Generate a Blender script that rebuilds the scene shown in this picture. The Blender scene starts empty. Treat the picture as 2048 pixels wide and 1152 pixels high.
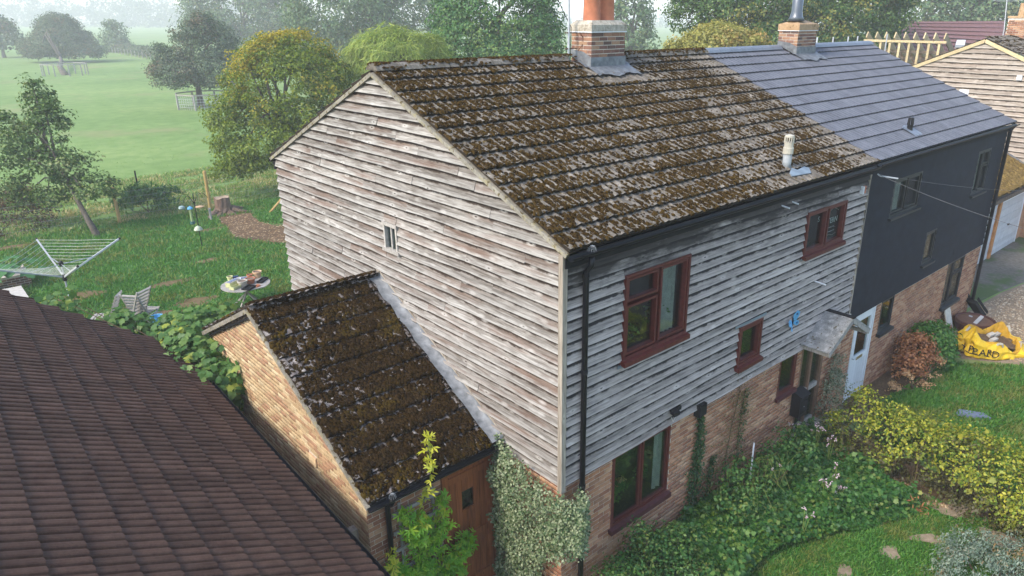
import bpy, math, random
import numpy as np
from mathutils import Matrix, Vector
random.seed(7); RNG = np.random.default_rng(7)
SC = bpy.context.scene
COL = SC.collection
rad = math.radians

# ------------------------------------------------------------------ camera
CAM = np.array([-5.8301, -6.0513, 8.2872])
YAW, PITCH, ROLL = 0.7507, -0.3613, 0.0015
FPX, SX, SY = 1440.175, 80.255, 0.861
_f = np.array([math.sin(YAW)*math.cos(PITCH), math.cos(YAW)*math.cos(PITCH), math.sin(PITCH)])
_r = np.array([math.cos(YAW), -math.sin(YAW), 0.0]); _u = np.cross(_r, _f)
_r2 = _r*math.cos(ROLL)+_u*math.sin(ROLL); _u2 = -_r*math.sin(ROLL)+_u*math.cos(ROLL)
cam = bpy.data.cameras.new('camera'); camo = bpy.data.objects.new('camera', cam); COL.objects.link(camo)
cam.sensor_width = 36; cam.lens = FPX/2048*36; cam.shift_x = -SX/2048; cam.shift_y = SY/2048
cam.clip_start = 0.1; cam.clip_end = 3000
camo.matrix_world = Matrix(((_r2[0], _u2[0], -_f[0], CAM[0]), (_r2[1], _u2[1], -_f[1], CAM[1]), (_r2[2], _u2[2], -_f[2], CAM[2]), (0, 0, 0, 1)))
SC.camera = camo
def ray(px, py): return _r2*((px-1024-SX)/FPX) - _u2*((py-576-SY)/FPX) + _f
def at(px, py, d): return CAM + d*ray(px, py)          # a surveyed point at depth d metres

# ------------------------------------------------------------------ light and air
SUN_DIR = np.array([-0.80, 0.10, 0.72]); SUN_DIR = SUN_DIR/np.linalg.norm(SUN_DIR)
SUN_EL = math.asin(SUN_DIR[2]); SUN_AZ = math.atan2(SUN_DIR[0], SUN_DIR[1])
w = bpy.data.worlds.new('World'); SC.world = w; w.use_nodes = True
wn = w.node_tree; wn.nodes.clear()
sky = wn.nodes.new('ShaderNodeTexSky'); sky.sky_type = 'NISHITA'; sky.sun_disc = False
sky.sun_elevation = SUN_EL; sky.sun_rotation = SUN_AZ; sky.air_density = 1.0; sky.dust_density = 1.5; sky.ozone_density = 1.0
bg = wn.nodes.new('ShaderNodeBackground'); bg.inputs[1].default_value = 0.15
wo = wn.nodes.new('ShaderNodeOutputWorld'); wn.links.new(sky.outputs[0], bg.inputs[0]); wn.links.new(bg.outputs[0], wo.inputs[0])
sun = bpy.data.lights.new('sun', 'SUN'); sun.energy = 1.5; sun.angle = rad(14); sun.color = (1.0, 0.89, 0.74)
suno = bpy.data.objects.new('sun', sun); COL.objects.link(suno)
suno.rotation_euler = Vector(SUN_DIR).to_track_quat('Z', 'Y').to_euler(); suno.location = (-30, 10, 40)
HAZE = 0.0014
SC.view_settings.view_transform = 'Standard'; SC.view_settings.look = 'None'; SC.view_settings.gamma = 1
SC.view_settings.use_curve_mapping = False; SC.view_settings.exposure = 1.60
SC.render.engine = 'CYCLES'
SC.cycles.use_denoising = True; SC.cycles.max_bounces = 8; SC.cycles.diffuse_bounces = 3; SC.cycles.volume_bounces = 2
SC.cycles.transparent_max_bounces = 8; SC.cycles.sample_clamp_indirect = 6

# ------------------------------------------------------------------ object helpers
def link(o): COL.objects.link(o); return o
def thing(name, label, cat, loc=(0, 0, 0), group=None):
    o = link(bpy.data.objects.new(name, None)); o.empty_display_size = 0.2; o.location = loc
    o['label'] = label; o['category'] = cat
    if group: o['group'] = group
    return o
def tag(o, label, cat, group=None):
    o['label'] = label; o['category'] = cat
    if group: o['group'] = group
    return o
def adopt(o, parent):
    if parent is None: return o
    o.parent = parent
    if parent.type == 'EMPTY': o.matrix_parent_inverse = Matrix.Translation(-Vector(parent.location))
    return o
def mkmesh(name, V, F, mat=None, smooth=False):
    me = bpy.data.meshes.new(name)
    if isinstance(F, np.ndarray):
        V = np.asarray(V, np.float32); nf, k = F.shape
        me.vertices.add(len(V)); me.vertices.foreach_set('co', V.ravel())
        me.loops.add(nf*k); me.loops.foreach_set('vertex_index', F.astype(np.int32).ravel())
        me.polygons.add(nf); me.polygons.foreach_set('loop_start', np.arange(0, nf*k, k, dtype=np.int32))
        me.update(calc_edges=True)
    else:
        me.from_pydata([tuple(map(float, v)) for v in V], [], F); me.update()
    if mat: me.materials.append(mat)
    if smooth: me.polygons.foreach_set('use_smooth', np.ones(len(me.polygons), bool))
    return me
def obj(name, me, parent=None, kind=None, label=None):
    o = link(bpy.data.objects.new(name, me)); adopt(o, parent)
    if kind: o['kind'] = kind
    if label: o['label'] = label
    return o
class MB:
    def __init__(s): s.V = []; s.F = []
    def add(s, V, F):
        b = len(s.V); s.V += [tuple(v) for v in V]; s.F += [tuple(i+b for i in f) for f in F]; return s
    def box(s, x0, y0, z0, x1, y1, z1):
        return s.add([(x0,y0,z0),(x1,y0,z0),(x1,y1,z0),(x0,y1,z0),(x0,y0,z1),(x1,y0,z1),(x1,y1,z1),(x0,y1,z1)],
                     [(0,3,2,1),(4,5,6,7),(0,1,5,4),(1,2,6,5),(2,3,7,6),(3,0,4,7)])
    def obox(s, o, a, b, c):
        o, a, b, c = map(np.array, (o, a, b, c))
        return s.add([o, o+a, o+a+b, o+b, o+c, o+a+c, o+a+b+c, o+b+c], [(0,3,2,1),(4,5,6,7),(0,1,5,4),(1,2,6,5),(2,3,7,6),(3,0,4,7)])
    def beam(s, p, q, wd, ht, up=(0, 0, 1)):
        p = np.array(p, float); q = np.array(q, float); d = q-p; d1 = d/np.linalg.norm(d)
        sd = np.cross(d1, up); n = np.linalg.norm(sd)
        sd = np.array([1., 0, 0]) if n < 1e-5 else sd/n
        u = np.cross(sd, d1)
        return s.obox(p-sd*wd/2-u*ht/2, d, sd*wd, u*ht)
    def tube(s, pts, r, n=8, cap=True):
        pts = [np.array(p, float) for p in pts]; rs = r if isinstance(r, (list, tuple)) else [r]*len(pts)
        V = []; F = []
        for i, p in enumerate(pts):
            d = pts[min(i+1, len(pts)-1)]-pts[max(i-1, 0)]; d = d/(np.linalg.norm(d)+1e-9)
            a = np.cross(d, (0, 0, 1.0) if abs(d[2]) < .9 else (1.0, 0, 0)); a /= np.linalg.norm(a); b = np.cross(d, a)
            V += [p+rs[i]*(a*math.cos(2*math.pi*k/n)+b*math.sin(2*math.pi*k/n)) for k in range(n)]
        for i in range(len(pts)-1):
            F += [(i*n+k, i*n+(k+1) % n, (i+1)*n+(k+1) % n, (i+1)*n+k) for k in range(n)]
        if cap: F += [tuple(range(n))[::-1], tuple(range((len(pts)-1)*n, len(pts)*n))]
        return s.add(V, F)
    def lathe(s, c, prof, n=16):
        V = []; F = []
        for (r, z) in prof: V += [(c[0]+r*math.cos(2*math.pi*k/n), c[1]+r*math.sin(2*math.pi*k/n), c[2]+z) for k in range(n)]
        for i in range(len(prof)-1): F += [(i*n+k, i*n+(k+1) % n, (i+1)*n+(k+1) % n, (i+1)*n+k) for k in range(n)]
        F += [tuple(range(n))[::-1], tuple(range((len(prof)-1)*n, len(prof)*n))]
        return s.add(V, F)
    def quad(s, a, b, c, d): return s.add([a, b, c, d], [(0, 1, 2, 3)])
    def mesh(s, name, mat, smooth=False): return mkmesh(name, s.V, s.F, mat, smooth)
    def build(s, name, mat, parent=None, kind=None, smooth=False, label=None): return obj(name, s.mesh(name, mat, smooth), parent, kind, label)

# ------------------------------------------------------------------ material helpers
def nd(nt, t, ins=None, **props):
    n = nt.nodes.new(t)
    for k, v in props.items(): setattr(n, k, v)
    for k, v in (ins or {}).items():
        if isinstance(v, bpy.types.NodeSocket): nt.links.new(v, n.inputs[k])
        else:
            if isinstance(v, tuple) and len(v) == 3 and len(getattr(n.inputs[k], 'default_value', (0, 0, 0))) == 4: v = v+(1,)
            n.inputs[k].default_value = v
    return n
def ramp(nt, fac, stops, interp='LINEAR'):
    n = nt.nodes.new('ShaderNodeValToRGB'); nt.links.new(fac, n.inputs[0]); e = n.color_ramp.elements; n.color_ramp.interpolation = interp
    while len(e) < len(stops): e.new(0.5)
    for el, (p, c) in zip(e, stops):
        el.position = p; el.color = (c, c, c, 1) if not isinstance(c, tuple) else c+(1,)
    return n.outputs[0]
def mixc(nt, f, a, b, mode='MIX'):
    n = nt.nodes.new('ShaderNodeMix'); n.data_type = 'RGBA'; n.blend_type = mode
    for i, v in ((0, f), (6, a), (7, b)):
        if isinstance(v, bpy.types.NodeSocket): nt.links.new(v, n.inputs[i])
        else: n.inputs[i].default_value = v if not isinstance(v, tuple) else v+(1,)
    return n.outputs[2]
def math_(nt, op, a, b=0.0, clamp=False):
    n = nt.nodes.new('ShaderNodeMath'); n.operation = op; n.use_clamp = clamp
    for i, v in ((0, a), (1, b)):
        if isinstance(v, bpy.types.NodeSocket): nt.links.new(v, n.inputs[i])
        else: n.inputs[i].default_value = v
    return n.outputs[0]
def newmat(name):
    m = bpy.data.materials.new(name); m.use_nodes = True; nt = m.node_tree; nt.nodes.clear()
    out = nt.nodes.new('ShaderNodeOutputMaterial'); return m, nt, out
def pos(nt): return nt.nodes.new('ShaderNodeNewGeometry').outputs['Position']
def rnd(nt):
    a = nt.nodes.new('ShaderNodeObjectInfo').outputs['Random']; b = nt.nodes.new('ShaderNodeNewGeometry').outputs['Random Per Island']
    return math_(nt, 'FRACT', math_(nt, 'ADD', math_(nt, 'MULTIPLY', a, 7.31), b))
def noise(nt, vec, scale, detail=4, rough=0.55, dist=0.0):
    return nd(nt, 'ShaderNodeTexNoise', {'Vector': vec, 'Scale': scale, 'Detail': detail, 'Roughness': rough, 'Distortion': dist}).outputs[0]
def mapping(nt, vec, scale=(1, 1, 1), loc=(0, 0, 0), rot=(0, 0, 0)):
    return nd(nt, 'ShaderNodeMapping', {'Vector': vec, 'Scale': scale, 'Location': loc, 'Rotation': rot}).outputs[0]
def finish(nt, out, col, rough=0.8, bump=None, bstr=0.3, bdist=0.01, spec=0.3, metal=0.0):
    b = nd(nt, 'ShaderNodeBsdfPrincipled', {'Base Color': col, 'Roughness': rough, 'Specular IOR Level': spec, 'Metallic': metal})
    if bump is not None:
        bn = nd(nt, 'ShaderNodeBump', {'Height': bump, 'Strength': bstr, 'Distance': bdist}); nt.links.new(bn.outputs[0], b.inputs['Normal'])
    nt.links.new(b.outputs[0], out.inputs[0]); return b
def plain(name, c, rough=0.6, spec=0.3, var=0.25, scale=9.0, metal=0.0):
    m, nt, out = newmat(name); p = pos(nt); n = noise(nt, p, scale, 5)
    k = ramp(nt, n, [(0.25, 1-var), (0.75, 1+var)])
    r = ramp(nt, rnd(nt), [(0, 0.9), (1, 1.1)])
    col = mixc(nt, 1.0, mixc(nt, 1.0, c, k, 'MULTIPLY'), r, 'MULTIPLY')
    finish(nt, out, col, rough, n, 0.15, 0.004, spec, metal); return m
def shuffled(nt, p, amt=31.0):
    r = rnd(nt); v = nd(nt, 'ShaderNodeCombineXYZ', {0: math_(nt, 'MULTIPLY', r, amt), 1: math_(nt, 'MULTIPLY', r, amt*1.7), 2: math_(nt, 'MULTIPLY', r, amt*0.6)}).outputs[0]
    return nd(nt, 'ShaderNodeVectorMath', {0: p, 1: v}, operation='ADD').outputs[0], r
def wood(name, axis, dark, mid, pale, orange, oamt=0.3, stain=None, step=None):
    m, nt, out = newmat(name); p0 = pos(nt); p, r = shuffled(nt, p0)
    s = [16.0, 16.0, 16.0]; s[axis] = 0.9
    grain = noise(nt, mapping(nt, p, tuple(s)), 2.6, 8, 0.62, 0.35)
    s2 = [7.0, 7.0, 7.0]; s2[axis] = .45
    patch = noise(nt, mapping(nt, p, tuple(s2)), 1.0, 4, 0.6, 0.8)
    s3 = [1.5, 1.5, 1.5]; s3[axis] = 0.5
    broad = noise(nt, mapping(nt, p, tuple(s3)), 0.9, 3)
    f = math_(nt, 'ADD', math_(nt, 'MULTIPLY', grain, 0.55), math_(nt, 'MULTIPLY', patch, 0.45))
    col = ramp(nt, f, [(0.33, dark), (0.47, mid), (0.62, pale)])
    brown = ramp(nt, math_(nt, 'ADD', math_(nt, 'MULTIPLY', patch, 0.6), math_(nt, 'MULTIPLY', broad, 0.5)), [(0.55, 0.0), (0.67, 0.75*oamt*2)])
    col = mixc(nt, brown, col, mixc(nt, grain, tuple(c*0.35 for c in orange), orange))
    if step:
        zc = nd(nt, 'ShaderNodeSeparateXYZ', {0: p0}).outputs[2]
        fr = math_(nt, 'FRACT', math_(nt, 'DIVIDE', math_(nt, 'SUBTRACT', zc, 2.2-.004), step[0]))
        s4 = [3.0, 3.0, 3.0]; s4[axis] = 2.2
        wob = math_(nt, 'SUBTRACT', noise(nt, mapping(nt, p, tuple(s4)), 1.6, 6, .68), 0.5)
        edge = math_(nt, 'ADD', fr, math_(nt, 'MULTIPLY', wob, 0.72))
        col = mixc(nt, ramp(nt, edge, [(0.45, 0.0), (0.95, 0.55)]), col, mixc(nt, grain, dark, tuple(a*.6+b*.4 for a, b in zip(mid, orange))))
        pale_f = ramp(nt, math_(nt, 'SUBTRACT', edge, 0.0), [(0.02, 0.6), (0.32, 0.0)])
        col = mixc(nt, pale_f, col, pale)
        col = mixc(nt, ramp(nt, edge, [(step[1]-.04, 0.0), (step[1]+.08, 0.94)]), col, step[2])  # dark line under each lap: lap shadow painted into the colour, plus algae stain
    sk = [6.5, 6.5, 6.5]; sk[axis] = 2.3
    vor = nd(nt, 'ShaderNodeTexVoronoi', {'Vector': mapping(nt, p, tuple(sk)), 'Scale': 1.0, 'Randomness': 1.0}).outputs['Distance']
    halo = ramp(nt, vor, [(0.05, 0.0), (0.1, 0.5), (0.24, 0.0)])
    col = mixc(nt, halo, col, tuple(min(1, c*1.25) for c in pale))
    knot = ramp(nt, vor, [(0.03, 0.85), (0.07, 0.0)])
    col = mixc(nt, knot, col, tuple(c*0.45 for c in dark))
    col = mixc(nt, 1.0, col, ramp(nt, r, [(0, 0.84), (1, 1.10)]), 'MULTIPLY')
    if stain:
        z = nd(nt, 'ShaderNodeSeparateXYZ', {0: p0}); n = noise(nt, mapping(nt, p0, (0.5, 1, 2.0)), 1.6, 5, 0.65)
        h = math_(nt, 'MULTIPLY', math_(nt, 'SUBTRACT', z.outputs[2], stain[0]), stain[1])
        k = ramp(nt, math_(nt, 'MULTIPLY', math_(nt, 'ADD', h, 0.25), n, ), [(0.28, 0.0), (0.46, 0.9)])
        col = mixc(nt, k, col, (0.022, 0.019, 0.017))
    finish(nt, out, col, 0.85, grain, 0.5, 0.006, 0.2); return m
def tilemat(name, a, b, lichen=None, moss=0.0, rough=0.8, rvar=0.12, spec=0.3, mossc=(0.085, 0.062, 0.018)):
    m, nt, out = newmat(name); p = pos(nt); q, r = shuffled(nt, p, 17.0); n = noise(nt, p, 5.0, 6, 0.65); fine = noise(nt, p, 38.0, 4, 0.7)
    col = mixc(nt, ramp(nt, n, [(0.35, 0.0), (0.65, 1.0)]), a, b)
    col = mixc(nt, 1.0, col, ramp(nt, fine, [(0.3, 0.78), (0.7, 1.22)]), 'MULTIPLY')
    sx = noise(nt, mapping(nt, p, (16.0, 2.2, 2.2)), 1.0, 5, 0.7)
    if lichen: col = mixc(nt, ramp(nt, sx, [(0.40, 0.40), (0.52, 0.0)]), col, tuple(c*.4 for c in a))
    if lichen: col = mixc(nt, ramp(nt, noise(nt, p, 9.0, 6, 0.72), [(0.52, 0.0), (0.63, 0.75)]), col, lichen)
    if moss:
        k = ramp(nt, noise(nt, p, 13.0, 5, 0.7), [(0.62-moss*0.3, 0.0), (0.68-moss*0.3, 1.0)])
        col = mixc(nt, k, col, mixc(nt, fine, tuple(c*0.5 for c in mossc), tuple(c*1.3 for c in mossc)))
    col = mixc(nt, 1.0, col, ramp(nt, r, [(0, 1-rvar), (1, 1+rvar)]), 'MULTIPLY')
    finish(nt, out, col, rough, fine, 0.35, 0.006, spec); return m
def brickmat(name, cols):
    m, nt, out = newmat(name); p = pos(nt); r = rnd(nt); fine = noise(nt, p, 60.0, 4, 0.7); n = noise(nt, p, 7.0, 4)
    k = len(cols); col = ramp(nt, r, [(i/k, c) for i, c in enumerate(cols)], 'CONSTANT')
    col = mixc(nt, 1.0, col, ramp(nt, fine, [(0.3, 0.8), (0.7, 1.2)]), 'MULTIPLY')
    col = mixc(nt, 1.0, col, ramp(nt, n, [(0.3, 0.82), (0.7, 1.15)]), 'MULTIPLY')
    finish(nt, out, col, 0.9, fine, 0.4, 0.004, 0.15); return m
LEAF_GAIN = 1.0
def leafmat(name, cols, trans=0.35, patch=None, pscale=0.5, pr=(0.5, 0.62), zr=None, rough=0.45, gloss=0.018):
    m, nt, out = newmat(name); r = nt.nodes.new('ShaderNodeNewGeometry').outputs['Random Per Island']; k = len(cols); cols = [tuple(min(.85, v*LEAF_GAIN) for v in c) for c in cols]; patch = patch and tuple(min(.85, v*LEAF_GAIN) for v in patch)
    col = ramp(nt, r, [(i/max(1, k-1), c) for i, c in enumerate(cols)])
    if patch:
        f = noise(nt, pos(nt), pscale, 3)
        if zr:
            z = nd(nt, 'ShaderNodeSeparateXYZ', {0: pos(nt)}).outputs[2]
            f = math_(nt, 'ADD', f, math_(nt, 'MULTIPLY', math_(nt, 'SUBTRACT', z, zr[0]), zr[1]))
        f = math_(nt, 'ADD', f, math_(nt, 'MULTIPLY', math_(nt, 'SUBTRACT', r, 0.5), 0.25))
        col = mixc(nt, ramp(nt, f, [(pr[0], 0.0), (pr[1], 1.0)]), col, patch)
    d = nd(nt, 'ShaderNodeBsdfDiffuse', {'Color': col}); t = nd(nt, 'ShaderNodeBsdfTranslucent', {'Color': mixc(nt, 1.0, col, (1.25, 1.2, 0.6), 'MULTIPLY')})
    g = nd(nt, 'ShaderNodeBsdfGlossy', {'Color': (0.8, 0.85, 0.9, 1), 'Roughness': rough})
    a = nd(nt, 'ShaderNodeMixShader', {0: trans, 1: d.outputs[0], 2: t.outputs[0]})
    b = nd(nt, 'ShaderNodeMixShader', {0: gloss, 1: a.outputs[0], 2: g.outputs[0]})
    nt.links.new(b.outputs[0], out.inputs[0]); return m
def glassmat(name, tint=(0.02, 0.025, 0.025), refl=0.10):
    m, nt, out = newmat(name)
    t = nd(nt, 'ShaderNodeBsdfTransparent', {'Color': (0.78, 0.84, 0.82, 1)}); g = nd(nt, 'ShaderNodeBsdfGlossy', {'Color': (0.9, 0.95, 1.0, 1), 'Roughness': 0.015})
    fr = nd(nt, 'ShaderNodeLayerWeight', {'Blend': 0.35}).outputs['Fresnel']
    wv = noise(nt, pos(nt), 1.3, 2); bn = nd(nt, 'ShaderNodeBump', {'Height': wv, 'Strength': 0.12, 'Distance': 0.05}); nt.links.new(bn.outputs[0], g.inputs['Normal'])
    f = math_(nt, 'ADD', math_(nt, 'MULTIPLY', fr, 0.18), refl*0.4, True)
    x = nd(nt, 'ShaderNodeMixShader', {0: f, 1: t.outputs[0], 2: g.outputs[0]}); nt.links.new(x.outputs[0], out.inputs[0]); return m
def groundmat(name, stops, s1=0.35, s2=7.0, patch=None, pr=(0.58, 0.7), ps=0.5):
    m, nt, out = newmat(name); p = pos(nt)
    a = noise(nt, p, s1, 6, 0.6); b = noise(nt, p, s2, 6, 0.7); f = math_(nt, 'ADD', math_(nt, 'MULTIPLY', a, 0.5), math_(nt, 'MULTIPLY', b, 0.5))
    col = ramp(nt, f, stops)
    if patch: col = mixc(nt, ramp(nt, noise(nt, p, ps, 5, 0.62), [(pr[0], 0.0), (pr[1], 0.9)]), col, patch)
    finish(nt, out, col, 0.95, b, 0.6, 0.03, 0.1); return m

M = {}
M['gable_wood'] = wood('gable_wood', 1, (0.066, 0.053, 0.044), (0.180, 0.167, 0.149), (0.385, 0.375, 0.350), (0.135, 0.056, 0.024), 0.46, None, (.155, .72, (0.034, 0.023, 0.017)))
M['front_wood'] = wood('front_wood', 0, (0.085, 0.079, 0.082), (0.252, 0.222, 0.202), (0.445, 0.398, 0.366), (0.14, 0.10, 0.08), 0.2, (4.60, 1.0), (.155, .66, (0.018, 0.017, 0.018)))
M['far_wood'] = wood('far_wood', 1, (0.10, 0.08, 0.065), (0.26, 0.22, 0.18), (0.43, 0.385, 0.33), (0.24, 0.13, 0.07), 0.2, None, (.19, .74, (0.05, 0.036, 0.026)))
M['trim_wood'] = wood('trim_wood', 2, (0.14, 0.12, 0.09), (0.30, 0.26, 0.21), (0.45, 0.41, 0.34), (0.2, 0.12, 0.06), 0.2)
M['door_wood'] = wood('door_wood', 2, (0.10, 0.028, 0.009), (0.23, 0.072, 0.024), (0.33, 0.11, 0.038), (0.28, 0.085, 0.025), 0.3)
M['old_wood'] = wood('old_wood', 2, (0.06, 0.045, 0.035), (0.14, 0.11, 0.085), (0.22, 0.18, 0.145), (0.12, 0.07, 0.04), 0.2)
M['pine'] = wood('pine', 0, (0.34, 0.26, 0.13), (0.46, 0.37, 0.21), (0.55, 0.46, 0.29), (0.4, 0.29, 0.13), 0.2)
M['post_wood'] = wood('post_wood', 2, (0.22, 0.14, 0.045), (0.40, 0.27, 0.10), (0.50, 0.36, 0.16), (0.3, 0.17, 0.05), 0.2)
M['pale_wood'] = wood('pale_wood', 2, (0.17, 0.155, 0.14), (0.29, 0.275, 0.25), (0.41, 0.39, 0.365), (0.22, 0.19, 0.15), 0.2)
M['tile_moss'] = tilemat('tile_moss', (0.105, 0.093, 0.077), (0.170, 0.153, 0.130), (0.25, 0.228, 0.196), 0.14, spec=0.05)
M['tile_out'] = tilemat('tile_out', (0.12, 0.105, 0.10), (0.22, 0.20, 0.19), (0.34, 0.32, 0.30), 0.5, mossc=(0.022, 0.014, 0.005), spec=0.05)
M['tile_slate'] = tilemat('tile_slate', (0.084, 0.091, 0.110), (0.110, 0.118, 0.138), None, 0, 0.65, 0.13, 0.25)
M['tile_brown'] = tilemat('tile_brown', (0.057, 0.031, 0.0225), (0.084, 0.049, 0.0355), None, 0, 0.75, 0.20, 0.12)
M['tile_garage'] = tilemat('tile_garage', (0.16, 0.115, 0.06), (0.22, 0.165, 0.085), None, 0.8, mossc=(0.12, 0.078, 0.022), spec=0.05)
M['tile_far'] = tilemat('tile_far', (0.125, 0.062, 0.062), (0.165, 0.085, 0.082), None, 0)
M['ridge_slate'] = tilemat('ridge_slate', (0.115, 0.135, 0.165), (0.145, 0.165, 0.195), None, 0, 0.5, 0.06, 0.5)
M['verge'] = tilemat('verge', (0.19, 0.178, 0.145), (0.27, 0.252, 0.21), (0.27, 0.235, 0.11), 0.20)
M['moss'] = leafmat('moss', [(0.012, 0.008, 0.003), (0.034, 0.021, 0.008), (0.060, 0.038, 0.012), (0.022, 0.014, 0.006)], 0.05, (0.058, 0.037, 0.011), 1.2, (0.58, 0.74), None, 0.9, 0.0)
M['moss_dark'] = leafmat('moss_dark', [(0.007, 0.0045, 0.002), (0.020, 0.012, 0.005), (0.040, 0.024, 0.008), (0.013, 0.008, 0.003)], 0.05, (0.055, 0.037, 0.007), 1.2, (0.60, 0.74), None, 0.9, 0.0)
M['brick'] = brickmat('brick', [(0.30, 0.145, 0.082), (0.38, 0.205, 0.120), (0.25, 0.115, 0.070), (0.42, 0.25, 0.150), (0.335, 0.165, 0.092), (0.28, 0.15, 0.092)])
M['brick_yellow'] = brickmat('brick_yellow', [(0.44, 0.325, 0.185), (0.36, 0.23, 0.130), (0.49, 0.385, 0.235), (0.33, 0.195, 0.115), (0.41, 0.30, 0.17), (0.38, 0.27, 0.15)])
M['brick_dark'] = brickmat('brick_dark', [(0.20, 0.105, 0.075), (0.27, 0.15, 0.095), (0.16, 0.085, 0.065), (0.31, 0.19, 0.12), (0.12, 0.075, 0.06)])
M['mortar'] = plain('mortar', (0.52, 0.455, 0.365), 0.95, 0.1)
M['mortar_grey'] = plain('mortar_grey', (0.52, 0.47, 0.41), 0.95, 0.1)
M['cement'] = tilemat('cement', (0.33, 0.30, 0.24), (0.42, 0.38, 0.31), (0.16, 0.13, 0.09), 0.0)
M['cement_orange'] = tilemat('cement_orange', (0.30, 0.19, 0.10), (0.40, 0.27, 0.15), None, 0.1)
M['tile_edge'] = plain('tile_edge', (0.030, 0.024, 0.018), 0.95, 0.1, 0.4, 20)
M['slate_edge'] = plain('slate_edge', (0.025, 0.027, 0.032), 0.8, 0.2)
M['lead'] = plain('lead', (0.125, 0.135, 0.145), 0.6, 0.35, 0.5, 9.0, 0.0)
M['lead_blue'] = plain('lead_blue', (0.17, 0.21, 0.24), 0.5, 0.5, 0.3, 5.0, 0.2)
M['terracotta'] = plain('terracotta', (0.40, 0.145, 0.075), 0.75, 0.3, 0.25, 6.0)
M['terracotta_pale'] = plain('terracotta_pale', (0.50, 0.33, 0.20), 0.8, 0.3)
M['black'] = plain('black', (0.010, 0.010, 0.012), 0.45, 0.22)
M['black_matt'] = plain('black_matt', (0.014, 0.014, 0.015), 0.85, 0.15)
M['clad_dark'] = plain('clad_dark', (0.0125, 0.015, 0.0225), 0.75, 0.15, 0.30, 3.5)
M['grey_frame'] = plain('grey_frame', (0.016, 0.018, 0.019), 0.5, 0.4)
M['red_frame'] = plain('red_frame', (0.082, 0.0165, 0.013), 0.5, 0.35, 0.3, 14.0)
M['purple_sill'] = plain('purple_sill', (0.070, 0.019, 0.020), 0.55, 0.35, 0.25, 14.0)
M['white'] = plain('white', (0.60, 0.62, 0.64), 0.4, 0.4, 0.05)
M['cream'] = plain('cream', (0.46, 0.43, 0.37), 0.6, 0.3, 0.15)
M['grey_frame_wood'] = plain('grey_frame_wood', (0.34, 0.32, 0.29), 0.8, 0.2, 0.3, 20)
M['brown_wood'] = plain('brown_wood', (0.16, 0.095, 0.06), 0.7, 0.2, 0.3, 14)
M['felt'] = tilemat('felt', (0.20, 0.205, 0.20), (0.32, 0.32, 0.31), (0.45, 0.45, 0.43), 0.12)
M['glass'] = glassmat('glass')
M['room'] = plain('room', (0.016, 0.017, 0.017), 0.9, 0.1)
M['curtain'] = plain('curtain', (0.40, 0.39, 0.36), 0.9, 0.1)
M['steel'] = plain('steel', (0.42, 0.43, 0.45), 0.35, 0.5, 0.1, 9, 0.7)
M['alu'] = plain('alu', (0.40, 0.42, 0.44), 0.5, 0.4, 0.1)
M['cable'] = plain('cable', (0.11, 0.115, 0.12), 0.6)
M['rope'] = plain('rope', (0.55, 0.58, 0.50), 0.7)
M['rust'] = plain('rust', (0.12, 0.06, 0.035), 0.8)
M['vent_grey'] = plain('vent_grey', (0.24, 0.26, 0.27), 0.6, 0.3, 0.3, 12)
M['vent_cream'] = plain('vent_cream', (0.36, 0.34, 0.28), 0.6, 0.3, 0.15)
M['blue'] = plain('blue', (0.03, 0.16, 0.40), 0.4, 0.4)
M['blue_pale'] = plain('blue_pale', (0.10, 0.34, 0.58), 0.45, 0.4)
M['navy'] = plain('navy', (0.02, 0.04, 0.16), 0.4, 0.4)
M['slate_blue'] = plain('slate_blue', (0.12, 0.15, 0.23), 0.5, 0.4)
M['planter_green'] = plain('planter_green', (0.50, 0.52, 0.26), 0.5, 0.4, 0.12)
M['yellow_bag'] = plain('yellow_bag', (0.62, 0.40, 0.012), 0.5, 0.35, 0.22, 4.0)
M['yellow_inner'] = plain('yellow_inner', (0.42, 0.24, 0.02), 0.7, 0.2, 0.25, 6.0)
M['bark'] = wood('bark', 2, (0.035, 0.028, 0.022), (0.085, 0.072, 0.058), (0.16, 0.14, 0.115), (0.1, 0.07, 0.04), 0.2)
M['stump_bark'] = wood('stump_bark', 2, (0.05, 0.035, 0.026), (0.13, 0.09, 0.065), (0.24, 0.18, 0.14), (0.15, 0.07, 0.04), 0.3)
M['stump_top'] = plain('stump_top', (0.34, 0.26, 0.19), 0.9, 0.1, 0.3, 18)
M['stem'] = plain('stem', (0.10, 0.075, 0.045), 0.9, 0.1)
M['stem_green'] = plain('stem_green', (0.16, 0.20, 0.05), 0.8, 0.1)
M['orange_wood'] = plain('orange_wood', (0.40, 0.18, 0.06), 0.7, 0.2, 0.3, 9)
M['white_boards'] = plain('white_boards', (0.44, 0.46, 0.48), 0.6, 0.3, 0.12, 5)
M['barrel'] = plain('barrel', (0.085, 0.035, 0.028), 0.8, 0.2, 0.3, 12)
M['stone'] = plain('stone', (0.42, 0.40, 0.36), 0.85, 0.15, 0.2, 8)
M['field'] = groundmat('field', [(0.34, (0.085, 0.155, 0.038)), (0.5, (0.140, 0.222, 0.064)), (0.64, (0.205, 0.275, 0.092))], 0.06, 0.9, (0.205, 0.205, 0.095), (0.54, 0.70), 0.10)
M['lawn'] = groundmat('lawn', [(0.3, (0.022, 0.078, 0.016)), (0.5, (0.042, 0.125, 0.026)), (0.7, (0.080, 0.165, 0.038))], 0.5, 9.0, (0.17, 0.125, 0.06), (0.60, 0.70), 0.55)
M['front_lawn'] = groundmat('front_lawn', [(0.3, (0.020, 0.066, 0.010)), (0.5, (0.044, 0.110, 0.016)), (0.7, (0.088, 0.140, 0.026))], 0.9, 12.0, (0.28, 0.22, 0.15), (0.66, 0.73), 0.8)
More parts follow.
